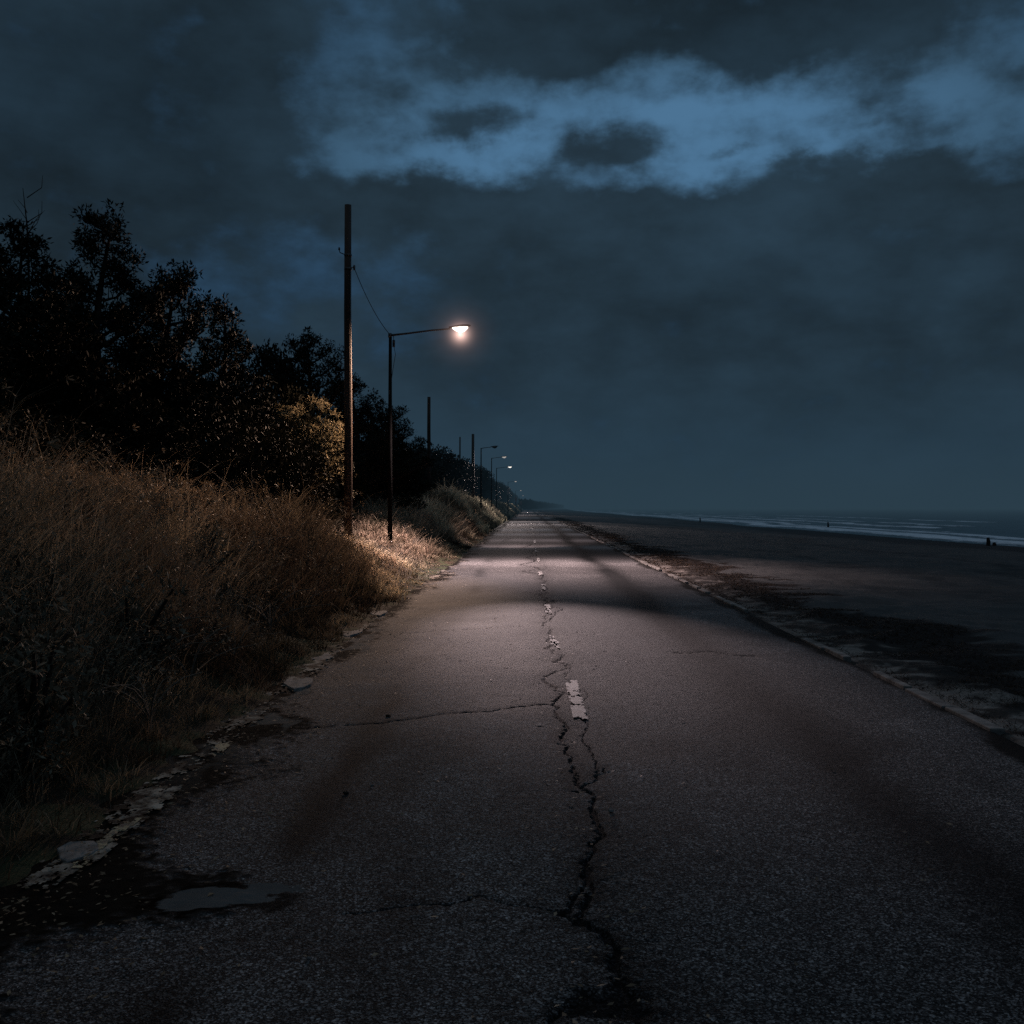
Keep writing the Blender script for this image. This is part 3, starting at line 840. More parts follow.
def shrub(name, R, Ht, seed, mat='shrub', leaf=0.09, n_tip=260, n_per=30, tuft=0.22, aspect=0.5, stems=9):
    r = random.Random(seed); rn = np.random.default_rng(seed)
    tr = MB(); C = []; D = []
    lobes = [(r.uniform(-.5, .5) * R, r.uniform(-.5, .5) * R, Ht * r.uniform(0.3, 0.72), r.uniform(.4, .68)) for _ in range(7)]
    for i in range(n_tip):
        l = r.choice(lobes)
        d = rn.normal(0, 1, 3); d /= np.linalg.norm(d)
        d[2] = d[2] * 0.9 + 0.1
        q = r.uniform(0.55, 1.0) ** 0.5
        x = l[0] + d[0] * R * l[3] * q; y = l[1] + d[1] * R * l[3] * q; z = l[2] + d[2] * Ht * l[3] * 0.62 * q
        C.append((x, y, max(0.1, z))); D.append(tuple(d))
    for i in range(stems):
        c = C[r.randrange(len(C))]
        tr.tube([(r.uniform(-.2, .2), r.uniform(-.2, .2), -0.1), (c[0] * .4, c[1] * .4, c[2] * .5), c], [0.035, 0.022, 0.008], 5, False)
    for i in range(n_tip // 4):
        c = C[i]; tr.tube([(c[0] * .6, c[1] * .6, c[2] * .7), c], [0.012, 0.004], 4, False)
    V, q, tint = leaf_cloud(np.array(C), np.array(D), n_per, rn.uniform(.6, 1.2, n_tip) * tuft, leaf, seed, 0.2, aspect, 0.5)
    root = empty(name)
    tr.build('stems', M['bark'], root)
    np_mesh('foliage', V, [q], M[mat], {'tint': tint}, root)
    return root

def copy_tree(o):
    c = o.copy(); COL.objects.link(c)
    for ch in o.children:
        d = ch.copy(); COL.objects.link(d); d.parent = c
    return c

def gz(x, y): return float(ground_z(np.array([x]), np.array([y]))[0])
def at_px(px, Y, dx=0): return (px - VX) / F * Y + dx
def top_h(py, Y, x): return H + (VY - py) * Y / F - gz(x, Y)

# the big pines at the left: (px of the top, py of the top, Y, crown radius, label)
pines = [
    (-35, 250, 17.5, 2.9, 'dark pine at the left border of the photo, cut off by the frame'),
    (28, 226, 20.0, 2.7, 'dark pine left of the tallest pine, with a bare twig above its crown'),
    (104, 203, 21.0, 3.2, 'tallest dark pine with a ragged pointed top against the sky'),
    (160, 262, 22.0, 2.7, 'dark pine with layered boughs stepping down right of the tallest pine'),
    (216, 300, 24.0, 2.2, 'dark pine with one bough spiking up right, before the dip in the skyline'),
    (303, 328, 31.0, 2.8, 'rounded dark pine standing behind the tall utility pole and lit shrub'),
    (352, 374, 37.0, 2.8, 'dark pine between the nearest utility pole and the lit lamp post'),
    (388, 408, 44.0, 2.3, 'low dark pine directly behind the lit lamp post'),
]
for i, (px, py, Y, R, lab) in enumerate(pines):
    x = at_px(px, Y); h = top_h(py, Y, x)
    p = pine('pine_tree', h, R, 100 + i, low=0.05, lean=0.1, dens=1.25, cone={2: 1.0, 4: 0.9}.get(i, 0.62), n_per=34 if i < 5 else 26, leaf=0.105)
    p.location = (x, Y, gz(x, Y) - 0.1)
    tag(p, lab, 'pine tree', 'pines on the bank')

# undergrowth filling the foot of the pines
ug = [(-30, 380, 15, 2.0), (60, 400, 17, 1.8), (140, 395, 18.5, 1.8), (205, 400, 20, 1.7), (250, 415, 22, 1.6), (15, 330, 19, 2.2), (100, 330, 21, 2.3), (190, 350, 23, 2.2),
      (292, 345, 33, 2.6), (352, 398, 41, 2.3), (392, 428, 47, 2.0),
      (270, 385, 27.5, 1.8), (330, 420, 34, 1.8), (370, 440, 39, 1.8)]
ug_labels = ['dark shrub at the left border under the frame-cut pine', 'dark shrub under the pine with the bare twig', 'dark shrub under the tallest pine, behind the plume grass',
  'dark shrub under the layered pine, left of the lit shrub', 'dark shrub touching the left side of the lit shrub', 'deep shadowed thicket behind the left border shrub',
  'deep shadowed thicket behind the foot of the tallest pine', 'deep shadowed thicket behind the foot of the layered pine', 'tall dark shrub filling the crown of the rounded pine behind the lit shrub',
  'tall dark shrub right of the nearest utility pole', 'dark shrub just right of the lit lamp post', 'dark shrub behind the lit shrub',
  'dark shrub behind the tall utility pole', 'dark shrub between the utility pole and the lamp post']
protoU = [shrub('undergrowth_shrub', 1.8, 2.4, 300 + k, 'shrub_dark', 0.085, 320, 40, 0.26) for k in range(3)]
for i, (px, py, Y, R) in enumerate(ug):
    x = at_px(px, Y); h = top_h(py, Y, x)
    o = protoU[i] if i < 3 else copy_tree(protoU[i % 3])
    o.location = (x, Y, gz(x, Y) - 0.1); o.scale = (R / 1.8, R / 1.8, h / 2.4); o.rotation_euler = (0, 0, i * 1.3)
    tag(o, ug_labels[i], 'shrub', 'dark shrubs below the pines')

# the shrub that catches the lamp light
x = at_px(300, 28.8); s1 = shrub('leafy_shrub', 1.6, top_h(390, 28.8, x), 401, 'shrub', 0.085, 330, 26, 0.20)
s1.location = (x, 28.8, gz(x, 28.8) - 0.1)
tag(s1, 'pale leafy shrub catching warm lamp light left of the tall utility pole', 'shrub')
x = at_px(262, 28.0); s2 = shrub('leafy_shrub', 1.6, top_h(402, 28.0, x), 402, 'shrub', 0.085, 300, 26, 0.20)
s2.location = (x, 28.0, gz(x, 28) - 0.1)
tag(s2, 'dim olive leafy shrub left of the warmly lit shrub', 'shrub')

# roadside hedge running to the distance
protoH = [shrub('hedge_shrub', 3.0, 4.0, 500 + k, 'needles_far', 0.22, 230, 44, 0.55, 0.55, 5) for k in range(4)]
hy = []
y = 50.0
while y < 620: hy.append(y); y += 3.4 + y * 0.055
tops = [(50, 4.9), (65, 5.6), (98, 7.0), (145, 7.5), (274, 8.3), (700, 9.5)]
k = 0
rr = random.Random(77)
for y in hy:
    for row in range(2):
        x = -8.3 - row * 3.2 + rr.uniform(-0.5, 0.5) + 0.0
        if y < 62: x -= 0.8
        zt = np.interp(y, [a for a, _ in tops], [b for _, b in tops]) * rr.uniform(0.84, 1.06)
        g = gz(x, y); h = max(2.0, zt - g)
        o = protoH[k] if k < 4 else copy_tree(protoH[k % 4])
        sc = (2.4 + y * 0.018) / 3.0
        o.location = (x, y, g - 0.2); o.scale = (min(sc, 1.1), sc * 1.1, h / 4.0 * 0.95); o.rotation_euler = (0, 0, rr.uniform(0, 6.28))
        if abs(sc) > 1.1: o.rotation_euler = (0, 0, rr.choice((0, math.pi)))
        tag(o, 'dark rounded shrub in the hedge row running beside the road to the horizon', 'shrub', 'hedge shrubs beside the far road')
        k += 1

def far_wood():
    n = 26000
    Y = RNG.uniform(620, 2900, n)
    edge_x = np.interp(Y, [600, 800, 1100, 1600, 2200, 2900], [-9, 1, 14, 36, 66, 100])
    X = edge_x - RNG.random(n) ** 1.4 * 90
    hm = 7 + 5 * fbm(X * 0.03, Y * 0.01, 3, 70)
    hm = hm * (0.45 + 0.55 * sst(0, 35, edge_x - X))
    Z = RNG.random(n) ** 0.6 * hm + ground_z(np.minimum(X, 3), Y) * 0
    D = RNG.normal(0, 1, (n, 3)); D /= np.linalg.norm(D, axis=1)[:, None]
    V, q, tint = leaf_cloud(np.stack([X, Y, Z], 1), D, 1, np.full(n, 1.0), 3.4, 88, 0.3, 0.8)
    o = np_mesh('distant_wood', V, [q], mat_leaf('misty_foliage', (0.008, 0.010, 0.007), (0.02, 0.022, 0.015), s=1500, spec=0.02), {'tint': tint * 0.5})
    tag(o, 'far mass of misty trees where the road meets the horizon', 'woodland', kind='stuff')
far_wood()

# dry weeds with arching stems on the bank, plume grasses on its crest
def dry_weed(name, Ht, seed, nst=9, plume=False, spread=0.5):
    r = random.Random(seed); tr = MB(); C = []; D = []
    for i in range(nst):
        az = r.uniform(0, 6.28); L = Ht * r.uniform(0.6, 1.1); sp = spread * r.uniform(0.3, 1.1) * Ht
        p = []
        for j in range(6):
            t = j / 5
            p.append((math.cos(az) * sp * t ** 2, math.sin(az) * sp * t ** 2, L * (t - (0.35 if not plume else .12) * t ** 3)))
        tr.tube(p, [0.006 * (1 - 0.7 * j / 5) + 0.0015 for j in range(6)], 4, False)
        for s in range(2 if not plume else 1):
            b = Vector(p[3]).lerp(Vector(p[4]), r.random())
            e = b + Vector((r.uniform(-1, 1), r.uniform(-1, 1), r.uniform(0, 1))) * 0.16 * Ht
            if not plume: tr.tube([tuple(b), tuple(e)], [0.003, 0.0015], 3, False); C.append(tuple(e)); D.append((0, 0, 1))
        if plume:
            for t in np.linspace(0, 1, 7):
                C.append(tuple(Vector(p[4]).lerp(Vector(p[5]), t) + Vector((math.cos(az) * 0.02, math.sin(az) * 0.02, 0)))); D.append((math.cos(az) * .7, math.sin(az) * .7, 0.5))
        else:
            C.append(p[5]); D.append((math.cos(az), math.sin(az), 0))
    V, q, tint = leaf_cloud(np.array(C), np.array(D), 14 if plume else 5, 0.03 if plume else 0.03, 0.055 if plume else 0.022, seed, 0.1, 0.3 if plume else 0.5)
    root = empty(name)
    tr.build('stems', M['twig'], root)
    np_mesh('plumes' if plume else 'foliage', V, [q], M['plume'], {'tint': tint}, root)  # the weeds' mesh here is the seed heads on their stems
    return root
pr = [dry_weed('plume_grass', 0.85, 600 + i, 14, True, 0.35) for i in range(3)]
i = 0
for px, Y in ((84, 13.5), (108, 12.8), (122, 13.2), (140, 13.8), (150, 12.9), (163, 13.6), (180, 14.5), (196, 15), (60, 13), (35, 12.5), (14, 12), (230, 19), (285, 23), (315, 25)):
    o = pr[i] if i < 3 else copy_tree(pr[i % 3])
    x = at_px(px, Y); o.location = (x, Y, gz(x, Y) - 0.02); o.rotation_euler = (0, 0, i * 1.9); s = 0.85 + 0.3 * ((i * 37) % 10) / 10
    o.scale = (s, s, s)
    tag(o, 'tuft of plumed dry grass standing on the crest of the grassy bank', 'grass tuft', 'plumed grass tufts on the bank crest')
    i += 1
wd = [dry_weed('dry_weed', 0.75, 640 + i, 9, False, 0.9) for i in range(3)]
i = 0
for px, py, Y in ((120, 600, 7.5), (165, 585, 8.2), (150, 640, 6.6), (210, 600, 8.4), (235, 610, 8.0), (270, 600, 9.5), (60, 620, 6.6), (95, 660, 6.0), (190, 660, 6.8), (40, 560, 8.0), (300, 590, 11), (20, 700, 5.2), (150, 720, 5.8), (240, 560, 11)):
    o = wd[i] if i < 3 else copy_tree(wd[i % 3])
    Y *= 1.3; x = max(at_px(px, Y), -7); o.location = (x, Y, gz(x, Y) - 0.02); o.rotation_euler = (0, 0, i * 2.3); s = 0.8 + 0.4 * ((i * 53) % 10) / 10
    o.scale = (s, s, s)
    tag(o, 'dry weed with thin arching stems in the grass of the bank', 'weed', 'dry weeds on the bank')
    i += 1

# low leafy weeds breaking up the grass
pw = [shrub('bank_weed', 0.34, 0.55, 700 + k, 'shrub_dim', 0.045, 60, 12, 0.10, 0.4, 6) for k in range(3)]
rw = random.Random(31)
for i in range(46):
    Y = 4.6 * (26 / 4.6) ** rw.random(); x = -2.75 - rw.random() * (2.0 + 0.09 * Y)
    o = pw[i] if i < 3 else copy_tree(pw[i % 3])
    sc = rw.uniform(0.55, 1.35)
    o.location = (x, Y, gz(x, Y) - 0.03); o.rotation_euler = (0, 0, rw.uniform(0, 6)); o.scale = (sc * rw.uniform(.8, 1.3), sc, sc * rw.uniform(.7, 1.3))
    tag(o, 'low leafy dark weed growing among the bank grass', 'weed', 'leafy weeds on the bank')

# tall seed-headed weeds against the dark trees
for i, (px, py, Y, lab) in enumerate(((118, 405, 15.0, 'tall dry stalk plant before the tallest pine, left one of two'), (160, 405, 16.0, 'tall dry stalk plant before the layered pine, right one of two'))):
    x = at_px(px, Y); h = top_h(py, Y, x)
    o = dry_weed('tall_weed', h, 670 + i, 7, False, 0.2); o.location = (x, Y, gz(x, Y))
    tag(o, lab, 'weed')

# bare twig reaching over the left pine
mb = MB(); x0 = at_px(27, 19.8); zt = H + (VY - 188) * 19.8 / F; zb = H + (VY - 262) * 19.8 / F
base = (x0 + 0.05, 19.8, gz(x0, 19.8))
mb.tube([base, (x0 + 0.03, 19.8, zb), (x0, 19.8, (zb + zt) / 2), (x0 - 0.08, 19.8, zt)], [0.05, 0.02, 0.014, 0.005], 6, False)
rt = random.Random(3)
for j in range(12):
    t = rt.random(); z = zb + (zt - zb) * t * 0.9; sgn = rt.choice((-1, 1)); L = rt.uniform(.2, .5)
    mb.tube([(x0, 19.8, z), (x0 + sgn * L * .5, 19.8 + rt.uniform(-.2, .2), z + L * .55), (x0 + sgn * L * .7, 19.8, z + L)], [0.010, 0.007, 0.003], 4, False)
o = mb.build('bare_sapling', M['bark'], None); tag(o, 'thin bare sapling whose twigs rise above the left pine crown', 'sapling')

# --------------------------------------------------------- utility poles
def util_pole(x, Y, ztop, lab, fittings=True, r0=0.118):
    g = gz(x, Y); root = empty('utility_pole', (x, Y, g))
    h = ztop - g
    mb = MB(); mb.tube([(0, 0, -0.3), (0.01, 0, h * .35), (-0.01, 0, h * .7), (0, 0, h)], [r0, r0 * .95, r0 * .84, r0 * .78], 16)
    mb.build('shaft', M['wood'], root)
    if fittings:
        mb = MB(); mb.tube([(-0.10, 0, h - 1.35), (-0.22, 0, h - 1.30), (-0.24, 0, h - 1.22)], 0.014, 6)
        mb.tube([(-0.24, 0, h - 1.23), (-0.24, 0, h - 1.16)], [0.03, 0.022], 8)
        mb.build('bracket', M['steel'], root)
        mb = MB(); mb.tube([(0.09, 0, h - 1.72), (0.16, 0, h - 1.70), (0.17, 0, h - 1.64)], 0.016, 6)
        mb.tube([(0.17, 0, h - 1.78), (0.17, 0, h - 1.66)], [0.026, 0.034], 8)
        mb.build('insulator', M['steel'], root)
        for zz in (h - 1.38, h - 1.75):
            mb = MB(); mb.tube([(0, 0, zz - 0.03), (0, 0, zz + 0.03)], r0 * .86 + 0.004, 16)
            mb.build('band', M['steel'], root)
        mb = MB(); mb.tube([(0.10, -0.095, 0.1), (0.095, -0.09, h * .5), (0.085, -0.08, h - 1.8)], 0.012, 6)
        mb.build('cable_conduit', M['steel'], root)
    tag(root, lab, 'utility pole', 'wooden utility poles')
    return g
YP = 28.0; XP = at_px(348, YP)
util_pole(XP, YP, H + (VY - 205) * YP / F, 'tall wooden utility pole nearest the camera, warmly lit on its right side')
x = at_px(429, 60); util_pole(x, 60, H + (VY - 397) * 60 / F, 'wooden utility pole on the bank just beyond the lit lamp post', False, 0.12)
x = at_px(473, 102); util_pole(x, 102, H + (VY - 434) * 102 / F, 'dark utility pole right of the faint one, rising from the hedge', False, 0.17)
x = at_px(460, 128); util_pole(x, 128, H + (VY - 437) * 128 / F, 'faint thin utility pole behind the hedge, farthest left of the distant poles', False, 0.12)

# ----------------------------------------------------------- street lamps
def ellipse_ring(x, cy, cz, ry_, rz_, n=14, flat=None):
    R = []
    for k in range(n):
        t = 2 * math.pi * k / n
        yy = math.cos(t) * ry_; zz = math.sin(t) * rz_
        if flat is not None: zz = max(zz, flat) if flat < 0 else zz
        R.append((x, cy + yy, cz + zz))
    return R
def street_lamp(px, Y, ztop, arm, lab, state, spot=None, full=True):
    x = at_px(px, Y); g = gz(x, Y); h = ztop - g
    root = empty('street_lamp', (x, Y, g))
    mb = MB(); mb.tube([(0, 0, -0.3), (0, 0, h * .5), (0.01, 0, h)], [0.075, 0.06, 0.045], 14)
    mb.build('pole', M['pole_steel'], root)
    rise = 0.16 * arm / 1.93
    ap = [(0.0, 0, h - 0.04), (arm * .25, 0, h + rise * .1), (arm * .6, 0, h + rise * .65), (arm * .86, 0, h + rise * .9)]
    mb = MB(); mb.tube(ap, [0.034, 0.030, 0.026, 0.024], 10)
    mb.build('arm', M['steel'], root)
    hx = arm * .86; hz = h + rise * .95; tilt = 0.10
    hd = empty_child = MB()
    secs = [(-0.04, .035, .03, .0), (0.08, .06, .045, .005), (0.2, .12, .06, .015), (0.38, .145, .065, .03), (0.52, .11, .05, .045), (0.60, .04, .02, .055)]
    rings = [ellipse_ring(hx + a, 0, hz + c + 0.03, b, z, 16) for a, b, z, c in secs]
    rings = [[(p[0], p[1], max(p[2], hz + secs[i][3] + 0.008)) for p in R] for i, R in enumerate(rings)]
    hd.loft(rings); housing = hd.build('lamp_head', M['steel'], root)
    # drop bowl lens below the housing
    ln = MB()
    secs = [(0.06, .05, .02), (0.15, .10, .09), (0.29, .14, .155), (0.42, .12, .13), (0.52, .05, .035)]
    rings = [ellipse_ring(hx + a, 0, hz + 0.015 + a * .05, b, z, 16) for a, b, z in secs]
    rings = [[(p[0], p[1], min(p[2], hz + 0.022 + secs[i][0] * .05)) for p in R] for i, R in enumerate(rings)]
    ln.loft(rings); lens = ln.build('lens', M[{'on': 'lens_on', 'cool': 'lens_cool', 'dim': 'lens_dim', 'off': 'lens_off'}[state]], housing)
    lens.visible_shadow = True
    if full:
        mb = MB(); mb.box((0.11, 0, h - 0.28), (0.07, 0.07, 0.20)); mb.tube([(0.11, 0, h - 0.18), (0.10, 0, h - 0.02)], 0.01, 6)
        mb.tube([(0.12, 0, h - 0.38), (0.16, 0, h - 0.6), (0.10, 0, h - 0.95), (0.05, 0, h - 1.3)], 0.008, 5)
        mb.build('junction_box', M['steel'], root, False)
        mb = MB(); mb.tube([(0, 0, h - 0.10), (0, 0, h + 0.02)], [0.055, 0.052], 14); mb.build('collar', M['steel'], root)
        mb = MB(); mb.tube([(0.0, -0.058, h * .70), (0.0, -0.085, h * .70), (0, -0.085, h * .73), (0, -0.058, h * .73)], 0.008, 5); mb.build('hook', M['steel'], root)
    tag(root, lab, 'street lamp', 'street lamps along the left side')
    return root, (x + hx + 0.30, Y, g + hz - 0.24)

def spot_light(loc, target, watts, angle, blend, col, size=0.18):
    L = bpy.data.lights.new('lamp_light', 'SPOT'); L.energy = watts; L.spot_size = math.radians(angle); L.spot_blend = blend
    L.color = col; L.shadow_soft_size = size
    o = bpy.data.objects.new('lamp_light', L); o.location = loc
    d = Vector(target) - Vector(loc); o.rotation_euler = d.to_track_quat('-Z', 'Y').to_euler()
    return link(o)
WARM = (1.0, 0.65, 0.46)
PINK = (1.0, 0.76, 0.76)
ZL = H + (VY - 334) * 30 / F
lamp, lp = street_lamp(390, 30, ZL, 2.05, 'nearest street lamp, brightly lit, its arm reaching over the road edge', 'on')
spot_light(lp, (lp[0] + 1.5, lp[1] - 0.5, 0), 9500, 112, 0.8, PINK)
spot_light(lp, (-6.6, 22.5, 1.6), 5600, 78, 0.6, WARM)  # added warm beam at the same lamp, brightens bank, shrub and pole
spot_light((lp[0], lp[1], lp[2]), (0.7, 13.5, 0), 13500, 17, 1.0, PINK)  # added narrow beam at the same lamp, brightens the nearer road
spot_light(lp, (-6.2, 14.0, 2.2), 7500, 21, 1.0, WARM)  # added narrow beam at the same lamp, warms the grass crest
spot_light(lp, (0.2, 50.0, 0), 42000, 23, 1.0, PINK)  # added strong beam at the same lamp, lights the road beyond it
a, p2 = street_lamp(481, 87, H + (VY - 448) * 87 / F, 1.0, 'unlit distant street lamp standing right of the distant utility poles', 'off', full=False)
a, p3 = street_lamp(491.5, 111, H + (VY - 458) * 111 / F, 1.25, 'distant street lamp with a small white light, left of the brightest distant one', 'dim', full=False)
a, p4 = street_lamp(496.5, 131, H + (VY - 468) * 131 / F, 1.65, 'brightest of the distant street lamps, just above the hedge', 'cool', full=False)
a, p5 = street_lamp(508, 225, H + (VY - 482) * 225 / F, 1.6, 'faint street lamp just beyond the brightest distant one', 'dim', full=False)
for p_ in (p3, p4): spot_light(p_, (p_[0] + 2.2, p_[1] - 18, 0), 7000, 84, 0.8, (1.0, 0.82, 0.78))
a, p6 = street_lamp(515.5, 330, 6.9, 1.6, 'very faint street lamp second nearest the vanishing point', 'dim', full=False)
a, p7 = street_lamp(519.5, 480, 6.9, 1.6, 'tiniest street lamp, nearest the vanishing point', 'dim', full=False)
for p_ in (p6, p7): spot_light(p_, (0.5, p_[1] - 10, 0), 3500, 120, 0.6, (1.0, 0.82, 0.78))
spot_light(p5, (0.5, 205, 0), 5000, 110, 0.6, (1.0, 0.82, 0.78))

# glow painted round the near lamp head: an added self-lit sphere
def halo(loc, R):
    m, nt = newmat('self_lit_glow')
    tc = N(nt, 'ShaderNodeTexCoord'); ln = N(nt, 'ShaderNodeVectorMath', operation='LENGTH')
    nt.links.new(tc.outputs['Object'], ln.inputs[0])
    d = math_(nt, 'DIVIDE', ln.outputs['Value'], R)
    f = math_(nt, 'SUBTRACT', 1.0, d, clamp=True)
    a1 = math_(nt, 'MULTIPLY', math_(nt, 'POWER', f, 3.0), 0.09)
    a2 = math_(nt, 'MULTIPLY', math_(nt, 'POWER', f, 14.0), 9.0)
    e = N(nt, 'ShaderNodeEmission'); e.inputs[0].default_value = (1.0, 0.62, 0.52, 1)
    nt.links.new(math_(nt, 'ADD', a1, a2), e.inputs[1])
    out = N(nt, 'ShaderNodeOutputMaterial'); nt.links.new(e.outputs[0], out.inputs['Volume'])
    import bmesh
    bm = bmesh.new(); bmesh.ops.create_icosphere(bm, subdivisions=4, radius=R)
    me = bpy.data.meshes.new('added_glow'); bm.to_mesh(me); bm.free(); me.materials.append(m)
    o = bpy.data.objects.new('added_glow', me); o.location = loc
    m.cycles.emission_sampling = 'NONE'
    link(o)
    return o
hl = halo((lp[0] - lamp.location.x, 0, lp[2] + 0.08 - lamp.location.z), 1.5); hl.parent = lamp

# service wire from the tall pole to the lamp
zw = H + (VY - 268) * YP / F
a = Vector((XP + 0.17, YP, zw)); b = Vector((at_px(390, 30), 30, ZL - 0.02)); pts = []
for i in range(17):
    t = i / 16; p = a.lerp(b, t); p.z -= 0.30 * 4 * t * (1 - t) * 0.6; pts.append(tuple(p))
mb = MB(); mb.tube(pts, 0.010, 6); o = mb.build('service_wire', M['cable'], None)
tag(o, 'thin sagging wire from the tall utility pole to the lit street lamp', 'wire')

# ------------------------------------------------ small far roadside things
def marker(px, py_top, Y, lab, w=0.12):
    x = at_px(px, Y); g = gz(x, Y); zt = H + (VY - py_top) * Y / F; h = max(0.5, zt - g)
    root = empty('marker_post', (x, Y, g))
    mb = MB(); mb.tube([(0, 0, -0.1), (0, 0, h)], w * .5, 10); mb.build('post', M['steel'], root)
    mb = MB(); mb.box((0, -w * .6, h - w * 2.6), (w * 2.2, 0.03, w * 5)); mb.build('reflector', M['sign'], root, False, 0.004)
    tag(root, lab, 'marker post', 'reflector posts by the far road')
marker(508, 489, 150, 'tallest pale reflector post below the distant lamps', 0.16)
marker(516, 497, 190, 'small pale reflector post right of the tallest one', 0.16)
marker(521, 501, 240, 'smallest pale reflector post, nearest the vanishing point', 0.18)

def sea_post(px, py, Y, h, lab, extra=None):
    x = at_px(px, Y); z = max(-1.05, gz(x, Y)); root = empty('wooden_post', (x, Y, z))
    mb = MB(); mb.tube([(0, 0, -0.6), (0.03, 0, h * .5), (0.0, 0, h)], [0.14, 0.13, 0.09], 10); mb.build('post', M['bark'], root)
    if extra:
        mb = MB(); mb.tube([(-extra, 0.1, 0.12), (-extra * .4, 0, 0.16), (0, 0, 0.15), (0.3, 0, 0.1)], [0.06, 0.11, 0.11, 0.08], 8); mb.build('plank', M['bark'], root)
    tag(root, lab, 'post', 'old posts in the surf')
sea_post(988, 544, 68, 0.55, 'short dark post in the surf near the right edge of the photo', 0.0)
sea_post(994, 545, 68.5, 0.22, 'stubby dark post just right of the short dark post in the surf')
sea_post(828, 525, 128, 0.85, 'dark post with a low beam beside it in the middle of the surf line', 1.9)
sea_post(700, 520, 170, 0.8, 'small dark post at the waterline left of the beam post')

# ------------------------------------------------------------------ world
w = bpy.data.worlds.new('World'); scene.world = w; w.use_nodes = True
nt = w.node_tree
for n in list(nt.nodes): nt.nodes.remove(n)
tc = N(nt, 'ShaderNodeTexCoord'); sp = N(nt, 'ShaderNodeSeparateXYZ'); nt.links.new(tc.outputs['Generated'], sp.inputs[0])
az = math_(nt, 'ARCTAN2', sp.outputs[0], sp.outputs[1]); el = math_(nt, 'ARCSINE', sp.outputs[2])
def fbmw(sx, sy, scale, det, off, rough=0.55):
    c = N(nt, 'ShaderNodeCombineXYZ')
    nt.links.new(math_(nt, 'MULTIPLY', az, sx), c.inputs[0]); nt.links.new(math_(nt, 'MULTIPLY', el, sy), c.inputs[1]); c.inputs[2].default_value = off
    return noise(nt, c.outputs[0], scale, det, rough)
# cloud outlines come from warping the direction with noise
w1 = math_(nt, 'SUBTRACT', fbmw(1, 1.5, 8.0, 9, 1.0, 0.58), 0.5); w2 = math_(nt, 'SUBTRACT', fbmw(1, 1.5, 8.0, 9, 5.0, 0.58), 0.5)
azw = math_(nt, 'ADD', az, math_(nt, 'MULTIPLY', w1, 0.17)); elw = math_(nt, 'ADD', el, math_(nt, 'MULTIPLY', w2, 0.10))
def e_of(py, px=VX): return math.atan((VY - py) / F * math.cos(math.atan((px - VX) / F)))
def a_of(px): return math.atan((px - VX) / F)
def gauss(px, py, rx_, ry_, amp, hard=1.0, warp=True):
    A, E = (azw, elw) if warp else (az, el)
    a = math_(nt, 'DIVIDE', math_(nt, 'SUBTRACT', A, a_of(px)), rx_ / F); b = math_(nt, 'DIVIDE', math_(nt, 'SUBTRACT', E, e_of(py, px)), ry_ / F)
    q = math_(nt, 'ADD', math_(nt, 'MULTIPLY', a, a), math_(nt, 'MULTIPLY', b, b))
    if hard != 1.0: q = math_(nt, 'POWER', q, hard)
    return math_(nt, 'MULTIPLY', math_(nt, 'EXPONENT', math_(nt, 'MULTIPLY', q, -1.0)), amp)
def total(lst, warp=True):
    f = None
    for g in lst:
        o = gauss(*g, warp=warp); f = o if f is None else math_(nt, 'ADD', f, o)
    return f
def s2l(c): return tuple(((v / 255) / 12.92 if v / 255 < .04045 else ((v / 255 + .055) / 1.055) ** 2.4) for v in c)
# clear evening sky behind the clouds, palest low in the gap
glow = total([(735, 135, 230, 85, 1.05, 1.0), (480, 160, 190, 60, 0.58, 1.0), (420, 60, 140, 110, 0.22, 1.0), (1000, 90, 120, 90, 0.15, 1.0)], warp=False)
cg = N(nt, 'ShaderNodeValToRGB')
cg.color_ramp.elements[0].position = 0.0; cg.color_ramp.elements[0].color = (*s2l((42, 69, 94)), 1)
cg.color_ramp.elements[1].position = 1.0; cg.color_ramp.elements[1].color = (*s2l((76, 115, 148)), 1)
e_ = cg.color_ramp.elements.new(0.5); e_.color = (*s2l((60, 91, 116)), 1)
nt.links.new(glow, cg.inputs[0])
# cloud cover
cover = math_(nt, 'ADD', maprange(nt, elw, e_of(212), e_of(168), 1.0, 0.0), maprange(nt, azw, a_of(265), a_of(365), 0.95, 0.0))
cover = math_(nt, 'ADD', cover, total([(750, -4, 300, 60, 1.05, 2.0), (525, 58, 85, 36, 0.60, 1.3), (640, 92, 50, 16, 0.28, 1), (870, 72, 110, 30, 0.34, 1),
    (458, 131, 50, 21, 0.75, 1.1), (508, 122, 40, 14, 0.35, 1), (602, 150, 58, 27, 0.85, 1.1), (555, 165, 50, 12, 0.35, 1), (655, 160, 45, 10, 0.25, 1),
    (380, 82, 40, 28, 0.50, 1.0), (400, 20, 120, 40, 0.30, 1), (970, 60, 90, 50, 0.28, 1), (840, 167, 70, 17, 0.50, 1), (935, 150, 42, 26, 0.55, 1), (905, 112, 40, 20, 0.3, 1), (720, 150, 15, 8, 0.40, 1), (500, 188, 70, 14, 0.4, 1), (400, 190, 60, 24, 0.3, 1), (1010, 90, 24, 40, 0.3, 1)]))
cover = math_(nt, 'SUBTRACT', math_(nt, 'MINIMUM', cover, 1.05), total([(270, 275, 150, 60, 0.42, 1.2), (360, 315, 90, 55, 0.25, 1)]))
n1 = math_(nt, 'SUBTRACT', fbmw(1, 1.7, 11.0, 9, 9.0, 0.56), 0.5)
n2 = math_(nt, 'SUBTRACT', fbmw(1, 2.2, 3.0, 5, 13.0), 0.5)
